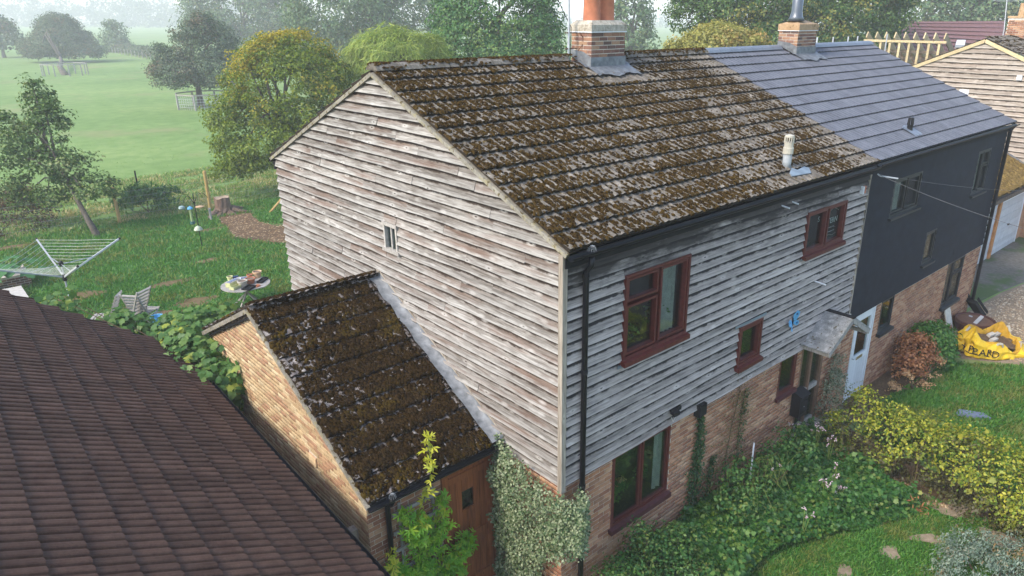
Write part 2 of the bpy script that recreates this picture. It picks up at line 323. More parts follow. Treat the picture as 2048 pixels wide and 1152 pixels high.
M['soil'] = groundmat('soil', [(0.3, (0.05, 0.033, 0.02)), (0.5, (0.11, 0.075, 0.045)), (0.7, (0.20, 0.14, 0.085))], 1.5, 22.0)
M['mulch'] = groundmat('mulch', [(0.3, (0.060, 0.038, 0.022)), (0.5, (0.11, 0.072, 0.042)), (0.7, (0.17, 0.12, 0.070))], 1.5, 18.0)
M['gravel'] = groundmat('gravel', [(0.3, (0.12, 0.09, 0.06)), (0.5, (0.22, 0.17, 0.115)), (0.7, (0.34, 0.275, 0.20))], 0.9, 20.0)
M['yard'] = groundmat('yard', [(0.3, (0.07, 0.065, 0.055)), (0.5, (0.13, 0.12, 0.10)), (0.7, (0.22, 0.20, 0.17))], 0.5, 8.0, (0.06, 0.10, 0.03), (0.48, 0.56), 0.45)
M['bare_soil'] = groundmat('bare_soil', [(0.3, (0.075, 0.065, 0.028)), (0.5, (0.13, 0.095, 0.048)), (0.7, (0.18, 0.13, 0.075))], 1.5, 9.0)
M['added_asphalt'] = groundmat('added_asphalt', [(0.3, (0.030, 0.030, 0.031)), (0.5, (0.045, 0.044, 0.044)), (0.7, (0.065, 0.063, 0.060))], 0.4, 14.0)
M['paving'] = groundmat('paving', [(0.3, (0.12, 0.095, 0.065)), (0.5, (0.22, 0.175, 0.12)), (0.7, (0.33, 0.27, 0.20))], 1.2, 14.0)
M['pebble'] = brickmat('pebble', [(0.34, 0.265, 0.18), (0.25, 0.185, 0.12), (0.42, 0.36, 0.27), (0.29, 0.205, 0.13), (0.20, 0.16, 0.12)])
M['chip'] = brickmat('chip', [(0.24, 0.155, 0.08), (0.17, 0.10, 0.05), (0.32, 0.23, 0.135), (0.12, 0.07, 0.04), (0.40, 0.31, 0.20)])
LEAF_GAIN = 1.3
G = {}
def LM(k, *a, **kw): G[k] = leafmat('leaf_'+k, *a, **kw)
LM('grass', [(0.032, 0.120, 0.018), (0.056, 0.165, 0.026), (0.095, 0.20, 0.036)], 0.3, (0.135, 0.155, 0.038), 0.9, (0.50, 0.68))
LM('long_grass', [(0.08, 0.17, 0.035), (0.13, 0.22, 0.055), (0.28, 0.26, 0.12)], 0.3, (0.33, 0.28, 0.14), 0.5, (0.52, 0.62))
LM('field_blade', [(0.075, 0.155, 0.035), (0.11, 0.20, 0.05), (0.16, 0.24, 0.08)], 0.3, (0.20, 0.20, 0.09), 0.25, (0.60, 0.75))
LM('hydrangea_indoor', [(0.025, 0.090, 0.016), (0.05, 0.13, 0.024)], 0.3)
LM('yellow_vine', [(0.15, 0.17, 0.020), (0.23, 0.225, 0.026), (0.11, 0.145, 0.020)], 0.35)
LM('bed', [(0.013, 0.056, 0.011), (0.027, 0.090, 0.017), (0.058, 0.132, 0.026)], 0.25, (0.09, 0.145, 0.022), 0.9, (0.60, 0.72))
LM('shrub', [(0.016, 0.058, 0.014), (0.040, 0.108, 0.024), (0.10, 0.17, 0.042)], 0.25, (0.12, 0.15, 0.035), 1.4, (0.58, 0.70))
LM('varieg', [(0.025, 0.06, 0.020), (0.14, 0.18, 0.09), (0.26, 0.29, 0.18), (0.045, 0.09, 0.032), (0.17, 0.20, 0.115)], 0.2)
LM('varieg_dull', [(0.035, 0.06, 0.03), (0.15, 0.175, 0.12), (0.24, 0.255, 0.19), (0.07, 0.105, 0.055)], 0.2)
LM('ivy', [(0.012, 0.030, 0.010), (0.025, 0.055, 0.016), (0.05, 0.095, 0.025)], 0.15)
LM('ivy_brown', [(0.12, 0.055, 0.03), (0.20, 0.11, 0.06), (0.05, 0.09, 0.02), (0.16, 0.08, 0.04)], 0.2)
LM('jasmine', [(0.08, 0.22, 0.015), (0.15, 0.33, 0.025), (0.27, 0.42, 0.04)], 0.4, (0.30, 0.33, 0.03), 1.6, (0.58, 0.70))
LM('jasmine_tip', [(0.36, 0.38, 0.03), (0.48, 0.46, 0.05), (0.30, 0.36, 0.04)], 0.4)
LM('vine', [(0.035, 0.090, 0.022), (0.060, 0.135, 0.032), (0.12, 0.19, 0.05)], 0.35, (0.26, 0.29, 0.04), 1.1, (0.62, 0.70))
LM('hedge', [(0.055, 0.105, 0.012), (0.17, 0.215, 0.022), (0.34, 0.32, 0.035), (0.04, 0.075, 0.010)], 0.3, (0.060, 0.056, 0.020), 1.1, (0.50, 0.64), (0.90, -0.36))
LM('hydrangea', [(0.025, 0.090, 0.016), (0.05, 0.13, 0.024), (0.09, 0.18, 0.04)], 0.3)
LM('dead', [(0.10, 0.035, 0.014), (0.21, 0.085, 0.035), (0.30, 0.15, 0.07), (0.15, 0.06, 0.025)], 0.2)
LM('dead_pale', [(0.36, 0.24, 0.12), (0.28, 0.16, 0.08), (0.44, 0.31, 0.17)], 0.2)
LM('conifer', [(0.05, 0.085, 0.055), (0.11, 0.155, 0.115), (0.19, 0.23, 0.18)], 0.15, (0.18, 0.11, 0.045), 2.2, (0.60, 0.70))
LM('pink', [(0.36, 0.24, 0.30), (0.44, 0.34, 0.40), (0.50, 0.42, 0.46)], 0.3)
LM('oak', [(0.026, 0.058, 0.014), (0.055, 0.102, 0.025), (0.105, 0.16, 0.042)], 0.25, (0.16, 0.19, 0.075), 0.9, (0.58, 0.72))
LM('yellow_tree', [(0.045, 0.085, 0.007), (0.10, 0.150, 0.010), (0.175, 0.215, 0.015)], 0.4, (0.30, 0.235, 0.022), 0.55, (0.66, 0.86), (3.2, 0.062))
LM('willow', [(0.10, 0.16, 0.025), (0.17, 0.23, 0.04), (0.27, 0.31, 0.07)], 0.35)
LM('chestnut', [(0.022, 0.075, 0.020), (0.045, 0.115, 0.030), (0.085, 0.16, 0.045)], 0.3, (0.13, 0.20, 0.05), 0.35, (0.58, 0.7))
LM('sycamore', [(0.018, 0.052, 0.012), (0.042, 0.090, 0.020), (0.085, 0.135, 0.030)], 0.3, (0.23, 0.20, 0.04), 0.45, (0.58, 0.72))
LM('ash', [(0.042, 0.085, 0.040), (0.070, 0.122, 0.054), (0.115, 0.160, 0.070)], 0.25, (0.12, 0.12, 0.05), 0.25, (0.6, 0.75))
LM('olive', [(0.12, 0.125, 0.030), (0.20, 0.20, 0.045), (0.30, 0.265, 0.075)], 0.3, (0.34, 0.23, 0.08), 0.8, (0.58, 0.7))
LM('grey_tree', [(0.036, 0.062, 0.036), (0.064, 0.098, 0.056), (0.105, 0.14, 0.08)], 0.2, (0.12, 0.09, 0.055), 0.4, (0.58, 0.72))
LM('brown_bush', [(0.035, 0.040, 0.018), (0.075, 0.075, 0.035), (0.12, 0.11, 0.055)], 0.2, (0.11, 0.055, 0.035), 0.8, (0.52, 0.66))
LM('far', [(0.035, 0.055, 0.04), (0.05, 0.075, 0.05)], 0.2)
LM('rhubarb', [(0.04, 0.12, 0.04), (0.07, 0.17, 0.06)], 0.3)

# ------------------------------------------------------------------ leaves, crowns, trees
def _fan(pts):
    V = np.array([(0, 0.35, 0.0)]+pts, float); n = len(pts)
    return V, np.array([(0, i+1, (i+1) % n+1) for i in range(n)])
SHAPES = {
 'oval': (np.array([(0, 0, 0), (0.32, 0.5, 0.10), (0, 1, -0.04), (-0.32, 0.5, 0.10)], float), np.array([(0, 1, 2), (0, 2, 3)])),
 'slim': (np.array([(0, 0, 0), (0.16, 0.45, 0.05), (0, 1, -0.08), (-0.16, 0.45, 0.05)], float), np.array([(0, 1, 2), (0, 2, 3)])),
 'blade': (np.array([(-0.045, 0, 0), (0.045, 0, 0), (0.03, 0.6, 0.05), (0, 1.0, 0.22)], float), np.array([(0, 1, 2), (0, 2, 3)])),
 'strip': (np.array([(-0.03, 0, 0), (0.03, 0, 0), (0.06, 0.5, 0.03), (0, 1.0, 0.0)], float), np.array([(0, 1, 2), (0, 2, 3)])),
 'trio': (np.array([(0, 0, 0), (0.14, .55, .06), (0, 1, -.05), (-.14, .55, .06), (.42, .22, .04), (.62, .62, -.06), (.22, .42, .03), (-.42, .22, .04), (-.62, .62, -.06), (-.22, .42, .03)], float),
          np.array([(0, 1, 2), (0, 2, 3), (0, 4, 5), (0, 5, 6), (0, 8, 7), (0, 9, 8)])),
 'vine': _fan([(0, 0, 0), (.30, -.06, -.04), (.36, .22, .05), (.58, .40, -.06), (.34, .52, .05), (.26, .78, -.02), (0, 1.02, -.08), (-.26, .78, -.02), (-.34, .52, .05), (-.58, .40, -.06), (-.36, .22, .05), (-.30, -.06, -.04)]),
}
def unit(a): return a/(np.linalg.norm(a, axis=-1, keepdims=True)+1e-9)
def leaf_frames(P, N, jit, tdir=None, tj=0.5):
    n = unit(N+RNG.normal(0, jit, N.shape)); t = RNG.normal(0, 1, N.shape) if tdir is None else np.array(tdir, float)+RNG.normal(0, tj, N.shape)
    t = unit(t-n*np.sum(t*n, 1, keepdims=True)); return n, t, np.cross(t, n)
def leaves(name, P, N, size, mat, shape='oval', parent=None, kind=None, jit=0.55, tdir=None, tj=0.5):
    V0, F0 = SHAPES[shape]; P = np.asarray(P, float); N = np.asarray(N, float); n = len(P)
    s = (np.full(n, size) if np.isscalar(size) else np.asarray(size))*RNG.uniform(0.65, 1.3, n)
    nn, t, b = leaf_frames(P, N, jit, tdir, tj)
    V = P[:, None, :]+s[:, None, None]*(V0[None, :, 0:1]*b[:, None, :]+V0[None, :, 1:2]*t[:, None, :]+V0[None, :, 2:3]*nn[:, None, :])
    F = (F0[None]+(np.arange(n)*len(V0))[:, None, None]).reshape(-1, 3)
    return obj(name, mkmesh(name, V.reshape(-1, 3), F, mat), parent, kind)
def crown(blobs, nclump, per, cr, low=-0.75, hol=0.70, flat=0.6):
    B = np.array(blobs, float); wgt = (B[:, 3]*B[:, 4]+B[:, 3]*B[:, 5]+B[:, 4]*B[:, 5]); k = RNG.choice(len(B), nclump, p=wgt/wgt.sum())
    d = unit(RNG.normal(0, 1, (nclump, 3))); d[:, 2] = np.where(d[:, 2] < low, -d[:, 2], d[:, 2])
    c = B[k, :3]+B[k, 3:]*d*RNG.uniform(hol, 1.05, (nclump, 1))
    inside = np.zeros(nclump, bool)
    for i, b in enumerate(B): inside |= (k != i) & (np.sum(((c-b[:3])/b[3:])**2, 1) < 0.5)
    c, d = c[~inside], d[~inside]; m = len(c)
    sc = cr*RNG.uniform(0.6, 1.35, m)
    off = RNG.normal(0, 1, (m, per, 3)); off = off/np.maximum(1.0, np.linalg.norm(off, axis=2, keepdims=True)/1.5)
    P = c[:, None, :]+off*sc[:, None, None]*np.array([1, 1, flat]); N = d[:, None, :]*0.5+off*0.6+np.array([0, 0, 0.55])
    return P.reshape(-1, 3), N.reshape(-1, 3), c
def woody(mb, base, top, r, cents, nl=9, wob=0.15, n=8):
    base = np.array(base, float); top = np.array(top, float); L = np.linalg.norm(top-base)
    pts = [base+(top-base)*t+RNG.normal(0, wob*0.06*L, 3)*(t > 0)*(t < 1) for t in np.linspace(0, 1, 6)]
    mb.tube([base-np.array([0, 0, .15])]+pts, [r*1.35, r*1.15]+[r*(1-0.15*i) for i in range(1, 6)], n)
    for i in range(min(nl, len(cents))):
        c = cents[RNG.integers(len(cents))]; s = pts[RNG.integers(2, 6)]; mid = s*0.5+c*0.5+np.array([0, 0, 0.08*L])
        mb.tube([s, mid, s+(c-s)*0.93], [r*0.42, r*0.26, r*0.08], 5)
    return mb
def tree(name, label, blobs, base, r, leaf, nclump, per, cr, size, group=None, shape='oval', top=None, bark='bark', nl=10, cat='tree', jit=0.55, tdir=None, low=-0.75, hol=0.7, flat=0.6):
    t = thing(name, label, cat, base, group); P, N, c = crown(blobs, nclump, per, cr, low, hol, flat)
    bc = np.mean(np.array(blobs)[:, :3], 0) if top is None else top
    woody(MB(), base, bc, r, c, nl).build('trunk', M[bark], t, smooth=True)
    leaves('crown', P, N, size, G[leaf], shape, t, None, jit, tdir)
    return t
def bush(name, label, blobs, base, leaf, nclump, per, cr, size, cat='shrub', group=None, shape='oval', stems=7, low=-0.5, jit=0.6, tdir=None, hol=0.6):
    t = thing(name, label, cat, base, group); P, N, c = crown(blobs, nclump, per, cr, low, hol); mb = MB(); base = np.array(base, float)
    for i in range(min(stems, len(c))):
        q = c[RNG.integers(len(c))]; b0 = base+np.append(RNG.uniform(-.12, .12, 2), -.05)
        mb.tube([b0, b0*.45+q*.55+RNG.normal(0, .04, 3), q], [0.018, 0.012, 0.005], 5)
    mb.build('stem', M['stem'], t); leaves('foliage', P, N, size, G[leaf], shape, t, None, jit, tdir); return t
def smooth01(t): t = min(1, max(0, t)); return t*t*(3-2*t)
def gz(x, y): return -0.3*smooth01((1.0-x)/1.2)*smooth01((10-y)/3.0)
def gzv(x, y):
    f = lambda t: (lambda u: u*u*(3-2*u))(np.clip(t, 0, 1)); return -0.3*f((1.0-x)/1.2)*f((10-y)/3.0)
def inpoly(x, y, poly):
    c = np.zeros(len(x), bool); n = len(poly)
    for i in range(n):
        (x1, y1), (x2, y2) = poly[i], poly[(i+1) % n]
        if y1 != y2: c ^= ((y1 > y) != (y2 > y)) & (x < (x2-x1)*(y-y1)/(y2-y1)+x1)
    return c
def scatter(poly, n):
    a = np.array(poly); x = RNG.uniform(a[:, 0].min(), a[:, 0].max(), n); y = RNG.uniform(a[:, 1].min(), a[:, 1].max(), n)
    k = inpoly(x, y, poly); return x[k], y[k]
def vnoise(x, y, s=1.0, o=0.0):
    return (np.sin(1.7*x*s+1.3*np.sin(2.1*y*s+o)+o)+np.sin(2.3*y*s-1.1*np.sin(1.9*x*s)+2*o)+0.6*np.sin(4.1*x*s+3.3*y*s+o)+0.5*np.sin(7.3*x*s-6.1*y*s+3*o))/3.1
def lumps(name, P, N, U, r, h, mat, parent=None, kind='stuff', el=1.0):
    n = len(P); P = np.asarray(P, float); N = np.broadcast_to(np.asarray(N, float), P.shape); U = np.broadcast_to(np.asarray(U, float), P.shape); W = np.cross(N, U)
    a = np.arange(6)*math.pi/3; r = np.asarray(r)*np.ones(n); h = np.asarray(h)*np.ones(n); th = RNG.uniform(0, 6.28, (n, 1))
    j0 = RNG.uniform(.7, 1.25, (n, 6)); j1 = RNG.uniform(.5, .8, (n, 6))
    def ringv(j, z): return P[:, None]+(r[:, None]*j*np.cos(a+th))[..., None]*W[:, None]+(el*r[:, None]*j*np.sin(a+th))[..., None]*U[:, None]+(h*z)[:, None, None]*N[:, None]
    V = np.concatenate([ringv(j0, -0.25), ringv(j1, 0.7), (P+N*h[:, None])[:, None]], 1)
    F = []
    for i in range(6):
        k = (i+1) % 6; F += [(i, k, 6+k), (i, 6+k, 6+i), (6+i, 6+k, 12)]
    F = (np.array(F)[None]+(np.arange(n)*13)[:, None, None]).reshape(-1, 3)
    return obj(name, mkmesh(name, V.reshape(-1, 3), F, mat), parent, kind)

# ------------------------------------------------------------------ walls, bricks, boards, tiles, windows
def cam_dist(p): return float(np.linalg.norm(np.array(p)-CAM))
BRICK_MESH = {}
def brick_mesh(mat):
    if mat not in BRICK_MESH:
        x, z, d = .213, .062, .010
        V = [(0, 0, 0), (x, 0, 0), (x, 0, z), (0, 0, z), (.003, d, .003), (x-.003, d, .003), (x-.003, d, z-.003), (.003, d, z-.003)]
        BRICK_MESH[mat] = mkmesh('brick', V, [(4, 5, 6, 7), (0, 1, 5, 4), (1, 2, 6, 5), (2, 3, 7, 6), (3, 0, 4, 7)], M[mat])
    return BRICK_MESH[mat]
def minus(iv, cut):
    out = []
    for a, b in iv:
        if cut[1] <= a or cut[0] >= b: out.append((a, b)); continue
        if cut[0] > a: out.append((a, cut[0]))
        if cut[1] < b: out.append((cut[1], b))
    return out
def place_many(parent, name, me, mats, limit, stuff):
    mats.sort(key=lambda m: cam_dist((m[0][3], m[1][3], m[2][3])))
    for m in mats[:limit]:
        o = bpy.data.objects.new(name, me); COL.objects.link(o); o.parent = parent; o.matrix_basis = m
    rest = mats[limit:]
    if rest:
        V = np.array([v.co for v in me.vertices]); F = [tuple(p.vertices) for p in me.polygons]; A = np.array([np.array(m) for m in rest])
        W = np.einsum('nij,vj->nvi', A[:, :3, :3], V)+A[:, None, :3, 3]; nv = len(V)
        k = len(F[0])
        if all(len(f) == k for f in F): FF = (np.array(F)[None]+(np.arange(len(rest))*nv)[:, None, None]).reshape(-1, k)
        else: FF = [tuple(i+j*nv for i in f) for j in range(len(rest)) for f in F]
        o = obj(stuff, mkmesh(stuff, W.reshape(-1, 3), FF, me.materials[0]), parent, 'stuff')
        if len(me.materials) > 1: o.data.materials.append(me.materials[1]); o.data.polygons.foreach_set('material_index', np.tile([p.material_index for p in me.polygons], len(rest)).astype(np.int32))
def mat4(u, n, z, p): return Matrix(((u[0], n[0], z[0], p[0]), (u[1], n[1], z[1], p[1]), (u[2], n[2], z[2], p[2]), (0, 0, 0, 1)))
def bricks(parent, P0, U, N, z0, z1, rng, holes, mat, limit, pitch=.075):
    P0, U, N = (np.array(a, float) for a in (P0, U, N)); out = []; i = 0; z = z0
    while z+.066 <= z1:
        iv = [rng(z+.033)] if rng(z+.033)[1] > rng(z+.033)[0] else []
        for (a, b, c, d) in holes:
            if z+.06 > c and z+.005 < d: iv = minus(iv, (a, b))
        for a, b in iv:
            u = math.floor(a/.225)*.225+(.1125 if i % 2 else 0)-.225
            while u < b:
                s, e = max(u, a), min(u+.215, b)
                if e-s > .025:
                    p = P0+U*s+N*random.uniform(-.0012, .0015); p[2] += z
                    out.append(mat4(U*(e-s)/.215, N, (0, 0, 1), p))
                u += .225
        z += pitch; i += 1
    place_many(parent, 'brick', brick_mesh(mat), out, limit, 'brickwork')
def wall_sheet(name, P0, U, u0, u1, z0, z1, holes, mat, parent):
    P0, U = np.array(P0, float), np.array(U, float)
    us = sorted({u0, u1}|{min(max(h[k], u0), u1) for h in holes for k in (0, 1)}); zs = sorted({z0, z1}|{min(max(h[k], z0), z1) for h in holes for k in (2, 3)})
    mb = MB()
    for a, b in zip(us, us[1:]):
        for c, d in zip(zs, zs[1:]):
            if any(h[0] < (a+b)/2 < h[1] and h[2] < (c+d)/2 < h[3] for h in holes): continue
            q = [P0+U*a, P0+U*b, P0+U*b, P0+U*a]; q = [(v[0], v[1], v[2]+zz) for v, zz in zip(q, (c, c, d, d))]; mb.quad(*q)
    return mb.build(name, mat, parent)
def board(parent, P0, U, N, b0, b1, t0, t1, z0, z1, mat, wav=.007, thick=.020, name='board', lift=0.0):
    L = b1-b0; n = max(1, int(L/.45)); V = []; F = []; ph = random.uniform(0, 60)
    for i in range(n+1):
        s = i/n; ub, ut = b0+(b1-b0)*s, t0+(t1-t0)*s; q = ub*1.7+ph
        dz = wav*(math.sin(q)+.6*math.sin(2.7*q+1)+.4*math.sin(6.1*q)); dn = .5*wav*math.sin(1.3*q+2)+lift
        for (u, o, z) in ((ub, .016+thick+dn, z0+dz), (ut, .012+lift*.3, z1), (ut, .0, z1), (ub, .014, z0+dz)):
            V.append(P0+U*u+N*o+np.array([0, 0, z]))
    for i in range(n):
        k = 4*i; F += [(k, k+4, k+5, k+1), (k+1, k+5, k+6, k+2), (k+3, k+7, k+4, k)]
    F += [(0, 1, 2, 3), (4*n+3, 4*n+2, 4*n+1, 4*n)]
    return obj(name, mkmesh(name, V, F, mat), parent)
def cladding(parent, P0, U, N, z0, z1, step, rng, holes, mat, lens=(2.2, 4.6), wav=.007, thick=.020, lap=.022):
    P0, U, N = (np.array(a, float) for a in (P0, U, N)); z = z0
    while z < z1-.02:
        top = min(z+step+lap, z1+.01); (b0, b1), (t0, t1) = rng(z), rng(min(top, z1-.001))
        if b1-b0 < .05: break
        if t1 <= t0: t0 = t1 = (t0+t1)/2
        iv = [(b0, b1, z, top)]
        for (ha, hb, hc, hd) in holes:
            nx = []
            for (a, b, c, d) in iv:
                if hb <= a or ha >= b or hd <= c or hc >= d-.01: nx.append((a, b, c, d)); continue
                if ha > a: nx.append((a, ha, c, d))
                if hb < b: nx.append((hb, b, c, d))
                if c < hc-.03: nx.append((max(a, ha), min(b, hb), c, hc))
                if d > hd+.03: nx.append((max(a, ha), min(b, hb), hd, d))
            iv = nx
        for (a, b, c, d) in iv:
            cuts = [a]
            if b-a > lens[1]*.8:
                x = a+random.uniform(.6, lens[1])
                while x < b-.7: cuts.append(x); x += random.uniform(*lens)
            cuts.append(b)
            for s, e in zip(cuts, cuts[1:]):
                ss, ee = s+(.002 if s > a else 0), e-(.002 if e < b else 0)
                ts = t0 if abs(s-b0) < 1e-6 else ss; te = t1 if abs(e-b1) < 1e-6 else ee
                if te < ts: ts = te = (ts+te)/2
                board(parent, P0, U, N, ss, ee, ts, te, c, d, mat, wav, thick, lift=random.uniform(0, .006) if wav > .003 else 0)
        z += step
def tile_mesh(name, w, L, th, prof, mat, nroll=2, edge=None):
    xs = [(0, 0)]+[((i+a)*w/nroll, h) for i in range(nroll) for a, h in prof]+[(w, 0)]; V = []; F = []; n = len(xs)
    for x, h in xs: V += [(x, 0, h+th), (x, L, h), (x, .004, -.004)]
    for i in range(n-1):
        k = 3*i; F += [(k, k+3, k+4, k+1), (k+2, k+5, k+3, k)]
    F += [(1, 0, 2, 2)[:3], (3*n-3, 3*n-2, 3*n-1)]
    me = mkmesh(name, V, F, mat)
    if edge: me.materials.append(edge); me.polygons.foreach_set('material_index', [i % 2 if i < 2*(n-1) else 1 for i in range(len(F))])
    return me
def tiles(parent, me, P0, U, V, N, rows, w, skip, limit, jig=0.0, name='tile'):
    P0, U, V, N = (np.array(a, float) for a in (P0, U, V, N)); out = []
    for (v, u0, u1, sh) in rows:
        u = u0-sh
        while u < u1-.02:
            s, e = max(u, u0), min(u+w, u1)
            if e-s > .03 and not (skip and skip((s+e)/2, v)):
                p = P0+U*s+V*v+N*random.uniform(0, jig); t = random.uniform(-1, 1)*jig*.6
                out.append(mat4(U*(e-s)/w, V+U*t, N, p))
            u += w
    place_many(parent, name, me, out, limit, 'tiling')
def moss_on(parent, P0, U, V, N, umax, vmax, n, thr, r, h, mat, skip=None, seed=0.0, el=1.35, grad=None, tuft=-.30, g=None, th=.03):
    u = RNG.uniform(0, umax, n); v = RNG.uniform(0, vmax, n)
    f = .55*vnoise(u, v*.8, 1.1, seed)+.45*vnoise(u*2.3, v*1.6, 2.2, seed+2)+RNG.normal(0, .34, n)
    if grad is not None: f = f+grad(u, v)
    k = f > thr
    if skip is not None: k &= ~skip(u, v)
    if tuft: k &= (vnoise(u*13+1.7*v, v*8.0, 1.0, seed+5)+RNG.normal(0, .25, n) > tuft)
    u, v = u[k], v[k]; hh = np.full(len(u), .022) if g is None else th*(1-((v/g) % 1.0)*g/(g+.055))+.006
    P = np.array(P0)+u[:, None]*np.array(U)+v[:, None]*np.array(V)+np.array(N)*hh[:, None]
    return lumps('moss', P, N, V, RNG.uniform(r[0], r[1], len(u)), RNG.uniform(h[0], h[1], len(u)), mat, parent, 'stuff', el)
def window(parent, x0, x1, z0, z1, cells, fm, y0=-.085, y1=.06, fw=.045, sill=None, gy=.0, room=.7, curtains=(), casement=.035, head=None):
    mb = MB(); f = MB
    mb.box(x0, y0, z0, x0+fw, y1, z1); mb.box(x1-fw, y0, z0, x1, y1, z1); mb.box(x0+fw, y0, z1-fw, x1-fw, y1, z1); mb.box(x0+fw, y0, z0, x1-fw, y1, z0+fw)
    win = mb.build('window', M[fm], parent)
    fr = MB()
    for (a, b, c, d) in cells:
        k = casement; y2 = y0+.012
        fr.box(a-k, y2, c-k, a, gy+.03, d+k); fr.box(b, y2, c-k, b+k, gy+.03, d+k); fr.box(a, y2, d, b, gy+.03, d+k); fr.box(a, y2, c-k, b, gy+.03, c)
    fr.build('casement_frame', M[fm], win)
    for (a, b, c, d) in cells: MB().box(a-.004, gy, c-.004, b+.004, gy+.008, d+.004).build('pane', M['glass'], win)
    r = MB(); a, b, c, d, e, g = x0+.01, x1-.01, z0+.01, z1-.01, y1+.002, y1+room
    r.quad((a-.25, g, c-.3), (b+.25, g, c-.3), (b+.25, g, d+.1), (a-.25, g, d+.1)); r.quad((a, e, c), (a-.25, g, c-.3), (a-.25, g, d+.1), (a, e, d)); r.quad((b, e, c), (b+.25, g, c-.3), (b+.25, g, d+.1), (b, e, d))
    r.quad((a, e, c), (b, e, c), (b+.25, g, c-.3), (a-.25, g, c-.3)); r.quad((a, e, d), (b, e, d), (b+.25, g, d+.1), (a-.25, g, d+.1)); r.build('interior', M['room'], win)
    if sill: dx, dp, h, sm = sill; MB().obox((x0-dx, y0-dp, z0-h-.012), (x1-x0+2*dx, 0, 0), (0, dp+.05, .02), (0, 0, h)).build('sill', M[sm], win)
    for (a, b, cm) in curtains:
        n = max(4, int((b-a)/.03)); V = []; F = []
        for i in range(n+1):
            x = a+(b-a)*i/n; y = y1+.05+.02*math.sin(i*1.9); V += [(x, y, z0+.06), (x, y, z1-.05)]
        obj('curtain', mkmesh('curtain', V, [(2*i, 2*i+2, 2*i+3, 2*i+1) for i in range(n)], M[cm]), win)
    return win
def gutter(parent, p, q, out, r=.06, mat='black', name='gutter'):
    p, q, o = (np.array(a, float) for a in (p, q, out)); V = []; F = []; n = 7
    for e in (p, q):
        for rr in (r, r-.008):
            for k in range(n): a = math.pi*k/(n-1); V.append(e+o*(rr*math.cos(a))+np.array([0, 0, -rr*math.sin(a)]))
    for k in range(n-1):
        F += [(k, k+1, 2*n+k+1, 2*n+k), (n+k, 3*n+k, 3*n+k+1, n+k+1), (k, n+k, n+k+1, k+1), (2*n+k, 2*n+k+1, 3*n+k+1, 3*n+k)]
    F += [(0, 2*n, 3*n, n), (n-1, 2*n-1, 4*n-1, 3*n-1)]
    return obj(name, mkmesh(name, V, F, M[mat], False), parent)
def text(name, body, size, mat, M4, parent, ext=.002):
    c = bpy.data.curves.new(name, 'FONT'); c.body = body; c.size = size; c.extrude = ext; c.resolution_u = 3
    o = bpy.data.objects.new(name+'_tmp', c); COL.objects.link(o); dg = bpy.context.evaluated_depsgraph_get(); me = bpy.data.meshes.new_from_object(o.evaluated_get(dg))
    COL.objects.unlink(o); bpy.data.objects.remove(o); me.materials.clear(); me.materials.append(mat); me.transform(M4); me.name = name
    return obj(name, me, parent)

# ================================================================== THE SETTING
def sheet(name, poly, z, mat, kind='structure'):
    o = obj(name, mkmesh(name, [(x, y, z) for x, y in poly], [tuple(range(len(poly)))], M[mat])); o['kind'] = kind; return o
ax = np.unique(np.concatenate([np.linspace(-900, 900, 19), np.linspace(-60, 100, 33), np.linspace(-8, 4, 25)]))
ay = np.unique(np.concatenate([np.linspace(-900, 900, 19), np.linspace(-60, 100, 33), np.linspace(-6, 12, 37)]))
XX, YY = np.meshgrid(ax, ay); ZZ = gzv(XX, YY); nx = len(ax)
FF = np.array([(j*nx+i, j*nx+i+1, (j+1)*nx+i+1, (j+1)*nx+i) for j in range(len(ay)-1) for i in range(nx-1)])
fo = obj('field', mkmesh('field', np.stack([XX, YY, ZZ], 2).reshape(-1, 3), FF, M['field'])); fo['kind'] = 'structure'
LAWN_B = [(-9, 10.2), (11, 10.2), (11, 27.5), (7, 28.6), (4.6, 28.0), (1.0, 28.4), (-4, 28.6), (-9, 29)]
sheet('back_lawn', LAWN_B, .004, 'lawn')
sheet('mulch_patch', [(3.7, 22.6), (3.75, 23.4), (4.0, 24.4), (4.1, 25.4), (4.3, 26.3), (4.9, 26.6), (5.7, 26.2), (5.5, 25.3), (5.4, 24.4), (5.7, 23.3), (6.5, 21.8), (6.4, 20.6), (5.5, 20.3), (4.8, 20.7), (4.2, 21.8)], .012, 'mulch')
LAWN_F = [(1.8, -5.25), (1.6, -1.2), (2.9, -.8), (4.5, -1.4), (6.2, -2.0), (6.9, -2.2), (7.1, -5.25)]
sheet('front_lawn', LAWN_F, .004, 'front_lawn')
sheet('flower_bed', [(1.25, .02), (8.3, .02), (7.9, -.9), (7.6, -3.2), (7.3, -6), (6.95, -6), (6.8, -3.4), (6.55, -2.2), (5.8, -2.1), (4.5, -1.55), (2.9, -.95), (1.6, -1.2), (1.25, -2.5)], .009, 'soil')
LAWN_N = [(8.0, -.9), (9.5, -.55), (12.9, -.85), (14.0, -2.1), (16.5, -4.2), (16, -5.25), (8.0, -5.25)]
sheet('neighbour_lawn', LAWN_N, .004, 'front_lawn')
sheet('neighbour_bed', [(8.4, .02), (14.6, .02), (13.9, -.9), (12.9, -.8), (9.5, -.5), (8.4, -.7)], .012, 'soil')
sheet('gravel_drive', [(14.5, -.1), (17.0, .05), (19.5, -.1), (22, -.5), (40, -1), (40, -9), (16.6, -9), (16.6, -4.2), (14.1, -2.1), (13.4, -1.0)], .006, 'gravel')
sheet('dirt_yard', [(16.8, .2), (19.5, -.05), (22, -.45), (40, -.9), (40, 8), (16.8, 8)], .010, 'yard')
